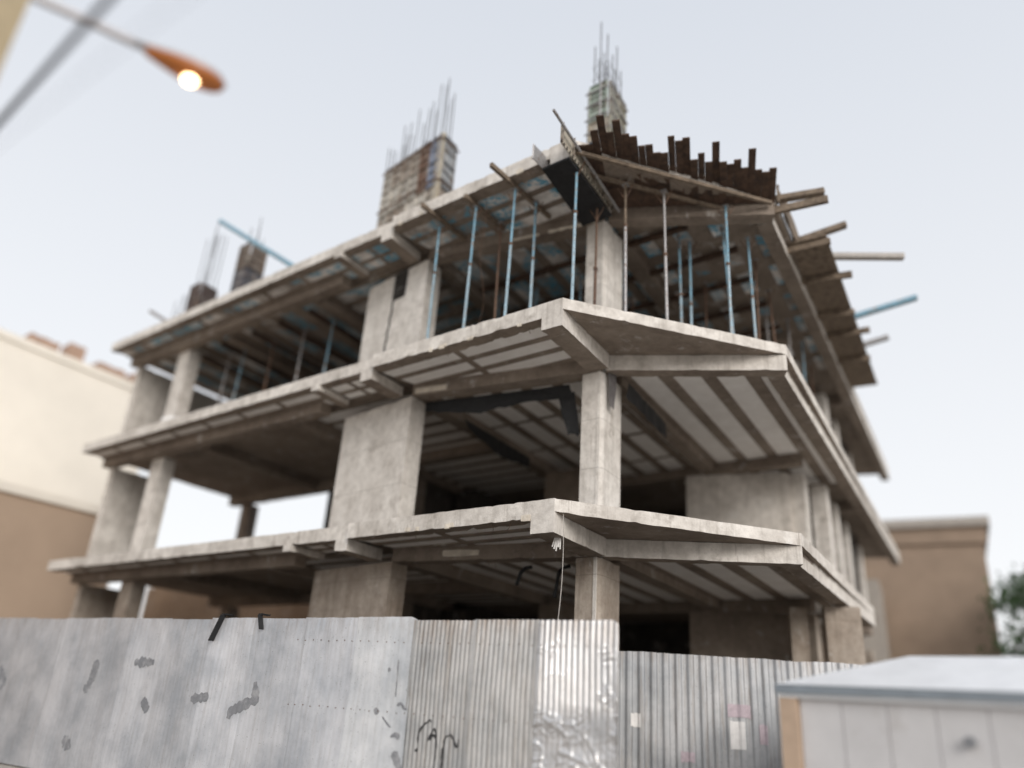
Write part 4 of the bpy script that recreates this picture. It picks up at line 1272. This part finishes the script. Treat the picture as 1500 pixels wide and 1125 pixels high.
# ------------------------------------------------------------------ street lamp
lp = empty('street_lamp', (-4.02, 4.42, 0))
tag(lp, 'lit street lamp with amber bowl on a short grey arm from a beige post', 'street lamp')
m = MB(); m.prism([(-4.25, 4.24), (-3.98, 4.10), (-3.84, 4.36), (-4.12, 4.52)], 0, 9.5)
m.build('post', 'pole', lp)
m = MB(); m.path([(-3.92, 4.36, 6.36), (-3.55, 4.50, 6.30), (-3.12, 4.64, 6.20)], 0.035, 10)
m.build('arm', 'arm', lp)
A_ = Vector((-3.16, 4.62, 6.205)); B_ = Vector((-2.50, 4.93, 6.10)); ax = (B_ - A_)
sd = ax.cross(Vector((0, 0, 1))).normalized(); upv = sd.cross(ax.normalized()).normalized()
def bowl(t0, t1, scale, lo, hi, name, mat, n=16, rings=14, c_off=0.0):
    m = MB(); vs = []; fs = []
    for i in range(rings + 1):
        t = t0 + (t1 - t0) * i / rings
        prof = (0.035 + 0.105 * math.sin(min(1.0, t / 0.72) * math.pi / 2) ** 1.4) if t < 0.72 else 0.14 * math.sqrt(max(0.0, 1 - ((t - 0.72) / 0.285) ** 2))
        prof *= scale
        c = A_ + ax * t + upv * c_off
        for k in range(n):
            a = 2 * math.pi * k / n
            s_, z_ = math.cos(a), math.sin(a)
            z_ *= hi if z_ > 0 else lo
            vs.append(c + sd * prof * s_ + upv * prof * z_)
    for i in range(rings):
        for k in range(n):
            l = (k + 1) % n; fs.append((i * n + k, i * n + l, (i + 1) * n + l, (i + 1) * n + k))
    fs += [tuple(range(n - 1, -1, -1)), tuple(rings * n + k for k in range(n))]
    m.add(vs, fs); return m.build(name, mat, lp, smooth=True)
bowl(0.0, 1.0, 1.0, 0.22, 0.6, 'hood', 'arm')
bowl(0.16, 0.98, 0.93, 0.62, 0.05, 'bowl', 'amber', c_off=-0.012)
bc = A_ + ax * 0.66 - upv * 0.085
bm_ = bmesh.new(); bmesh.ops.create_uvsphere(bm_, u_segments=18, v_segments=12, radius=0.050)
for v_ in bm_.verts: v_.co.x *= 1.25
me = bpy.data.meshes.new('bulb'); bm_.to_mesh(me); bm_.free(); me.materials.append(M['bulb'])
for f in me.polygons: f.use_smooth = True
o = bpy.data.objects.new('bulb', me); COL.objects.link(o); o.parent = lp; o.location = bc - wloc(lp)

# overhead cables
def cable(p, q, sag, r, lab):
    p = Vector(p); q = Vector(q)
    pts = [p.lerp(q, i / 30) - Vector((0, 0, sag * math.sin(math.pi * i / 30))) for i in range(31)]
    m = MB(); m.path(pts, r, 8); o = m.build('overhead_cable', 'cable', smooth=True); tag(o, lab, 'cable')
d = Vector((-1.834, 1.603, 0.0)) * 0.9
c_ = Vector((-2.64, 3.48, 5.38))
cable(c_ - d * 3.5, c_ + d * 6, 0.10, 0.022, 'thick dark cable bundle crossing in front of the lamp arm')
c_ = Vector((-4.0, 5.1, 7.6))
cable(Vector((-1.51, 2.36, 4.19)) - Vector((-3.62, 2.73, 0)), Vector((-1.51, 2.36, 4.19)) + Vector((-3.62, 2.73, 0)) * 1.5, 0.05, 0.0022, 'thin faint wire slanting across the sky below the lamp')

# ------------------------------------------------------------------ neighbouring buildings
nb = empty('low_building', tuple(S(21, 2)) + (0,))
tag(nb, 'low brown walled building with a pale coping at the left edge', 'building')
MB().prism([S(20.6, -16), S(20.6, 3.8), S(25.5, 3.8), S(25.5, -16)], 0, 6.72).build('wall', 'tan', nb)
MB().prism([S(20.5, -16.1), S(20.5, 3.9), S(25.6, 3.9), S(25.6, -16.1)], 6.722, 7.0).build('coping', 'cream', nb)
nb = empty('tall_building', tuple(S(28, 2)) + (0,))
tag(nb, 'tall cream building with blank wall behind the low brown one', 'building')
MB().prism([S(26.8, -20), S(26.8, 7.0), S(40, 7.0), S(40, -20)], 0, 13.7).build('wall', 'cream', nb)
MB().prism([S(26.7, -20.1), S(26.7, 7.1), S(40.1, 7.1), S(40.1, -20.1)], 13.702, 14.0).build('parapet', 'cream', nb)
for i, (b, hh, ww) in enumerate(((1.0, 0.5, 1.2), (2.6, 0.75, 0.7), (4.0, 0.45, 1.3), (5.7, 0.6, 0.9))):
    c = S(27.0, b)
    m = MB(); m.rough([c, c + V * ww, c + V * ww + U * 0.9, c + U * 0.9], 14.002, 14.002 + hh, 0.25, 0.05, 0.1)
    tag(m.build('clay_pots', 'clay'), 'reddish brown %s on the cream parapet' % ('low clay stack farthest left', 'taller clay block second from the left', 'wide clay stack in the middle', 'clay block nearest the frame')[i], 'clay stack')

rb = empty('brown_building', (20, 36, 0))
tag(rb, 'square brown building with a projecting cornice at the right', 'building')
q1, q2 = Vector((14.0, 38.2)), Vector((21.5, 33.9)); dd = (q2 - q1).normalized(); nn = Vector((-dd.y, dd.x))
MB().prism([q1, q2, q2 + nn * 10, q1 + nn * 10], 0, 9.6).build('wall', 'brick_brown', rb)
MB().prism([q1 - dd * 0.1 - nn * 0.35, q2 + dd * 0.35 - nn * 0.35, q2 + dd * 0.35 + nn * 10.2, q1 - dd * 0.1 + nn * 10.2], 10.35, 10.75).build('cornice', 'cornice', rb)
MB().prism([q1 - nn * 0.15, q2 + dd * 0.15 - nn * 0.15, q2 + dd * 0.15 + nn * 10.1, q1 + nn * 10.1], 9.602, 10.348).build('frieze', 'brick_brown', rb)
gb = empty('grey_annex', (14, 31, 0))
tag(gb, 'narrow pale grey wall block between the bare frame and the brown building', 'building')
q1, q2 = Vector((14.6, 33.0)), Vector((15.8, 32.37)); dd = (q2 - q1).normalized(); nn = Vector((-dd.y, dd.x))
MB().prism([q1, q2, q2 + nn * 4, q1 + nn * 4], 0, 7.4).build('wall', 'cornice', gb)

# ------------------------------------------------------------------ tree at the right edge
def tree(x, y, h, cr, lab, seed, nleaf=5200):
    q = random.Random(seed)
    t = empty('leafy_tree', (x, y, 0)); tag(t, lab, 'tree')
    m = MB(); pts = [(x + 0.15 * math.sin(i), y, h * 0.62 * i / 6) for i in range(7)]
    m.tube(pts[0], pts[3], 0.24, 10, 0.18); m.tube(pts[3], pts[6], 0.18, 10, 0.08)
    tips = []
    for i in range(11):
        a = q.uniform(0, 6.28); z0 = h * q.uniform(0.3, 0.6); r = cr * q.uniform(0.4, 0.9)
        tip = (x + r * math.cos(a), y + r * math.sin(a), z0 + h * q.uniform(0.12, 0.38)); tips.append(tip)
        m.tube((x, y, z0), tip, 0.07, 6, 0.02)
    m.build('trunk', 'bark', t)
    m = MB()
    cl = tips + [(x + q.uniform(-1, 1) * cr * 0.6, y + q.uniform(-1, 1) * cr * 0.6, h * q.uniform(0.3, 0.95)) for _ in range(16)]
    for i in range(nleaf):
        c = q.choice(cl)
        p = Vector((q.gauss(c[0], cr * 0.17), q.gauss(c[1], cr * 0.17), q.gauss(c[2], cr * 0.15)))
        s = q.uniform(0.07, 0.15)
        n_ = Vector((q.gauss(0, 1), q.gauss(0, 1), q.gauss(0.6, 1))).normalized(); a = n_.orthogonal().normalized() * s; b = n_.cross(a) * 0.6
        m.add([p - a, p + b, p + a, p - b], [(0, 1, 2, 3)])
    m.build('crown', 'leaf', t)
tree(21.5, 30.5, 7.8, 2.3, 'dark green leafy tree at the right edge', 5)
tree(25.2, 33.0, 8.6, 2.8, 'paler green tree farther back, cut off by the right edge of the frame', 8)
c = Vector((18.9, 30.2))
m = MB(); m.rough([c, c + Vector((0.9, -0.3)), c + Vector((1.1, 0.2)), c + Vector((0.2, 0.5))], 0, 3.0, 0.5, 0.02, 0.03)
tag(m.build('garden_wall', 'cornice'), 'pale low wall between the brown building and the green tree', 'wall')

for s, z, w_, h, mt, nm in ((0.62, 1.52, 0.13, 0.17, 'sticker_white', 'sticker'), (0.64, 1.52, 0.05, 0.09, 'sticker_red', 'sticker_print'), (1.95, 1.42, 0.20, 0.34, 'sticker_white', 'torn_poster'),
                            (1.98, 1.72, 0.30, 0.16, 'sticker_pink', 'torn_poster'), (1.30, 1.12, 0.18, 0.12, 'sticker_pink', 'torn_poster'), (2.28, 1.45, 0.10, 0.24, 'sticker_pink', 'torn_poster')):
    poster(s, z, w_, h, M[mt], nm)
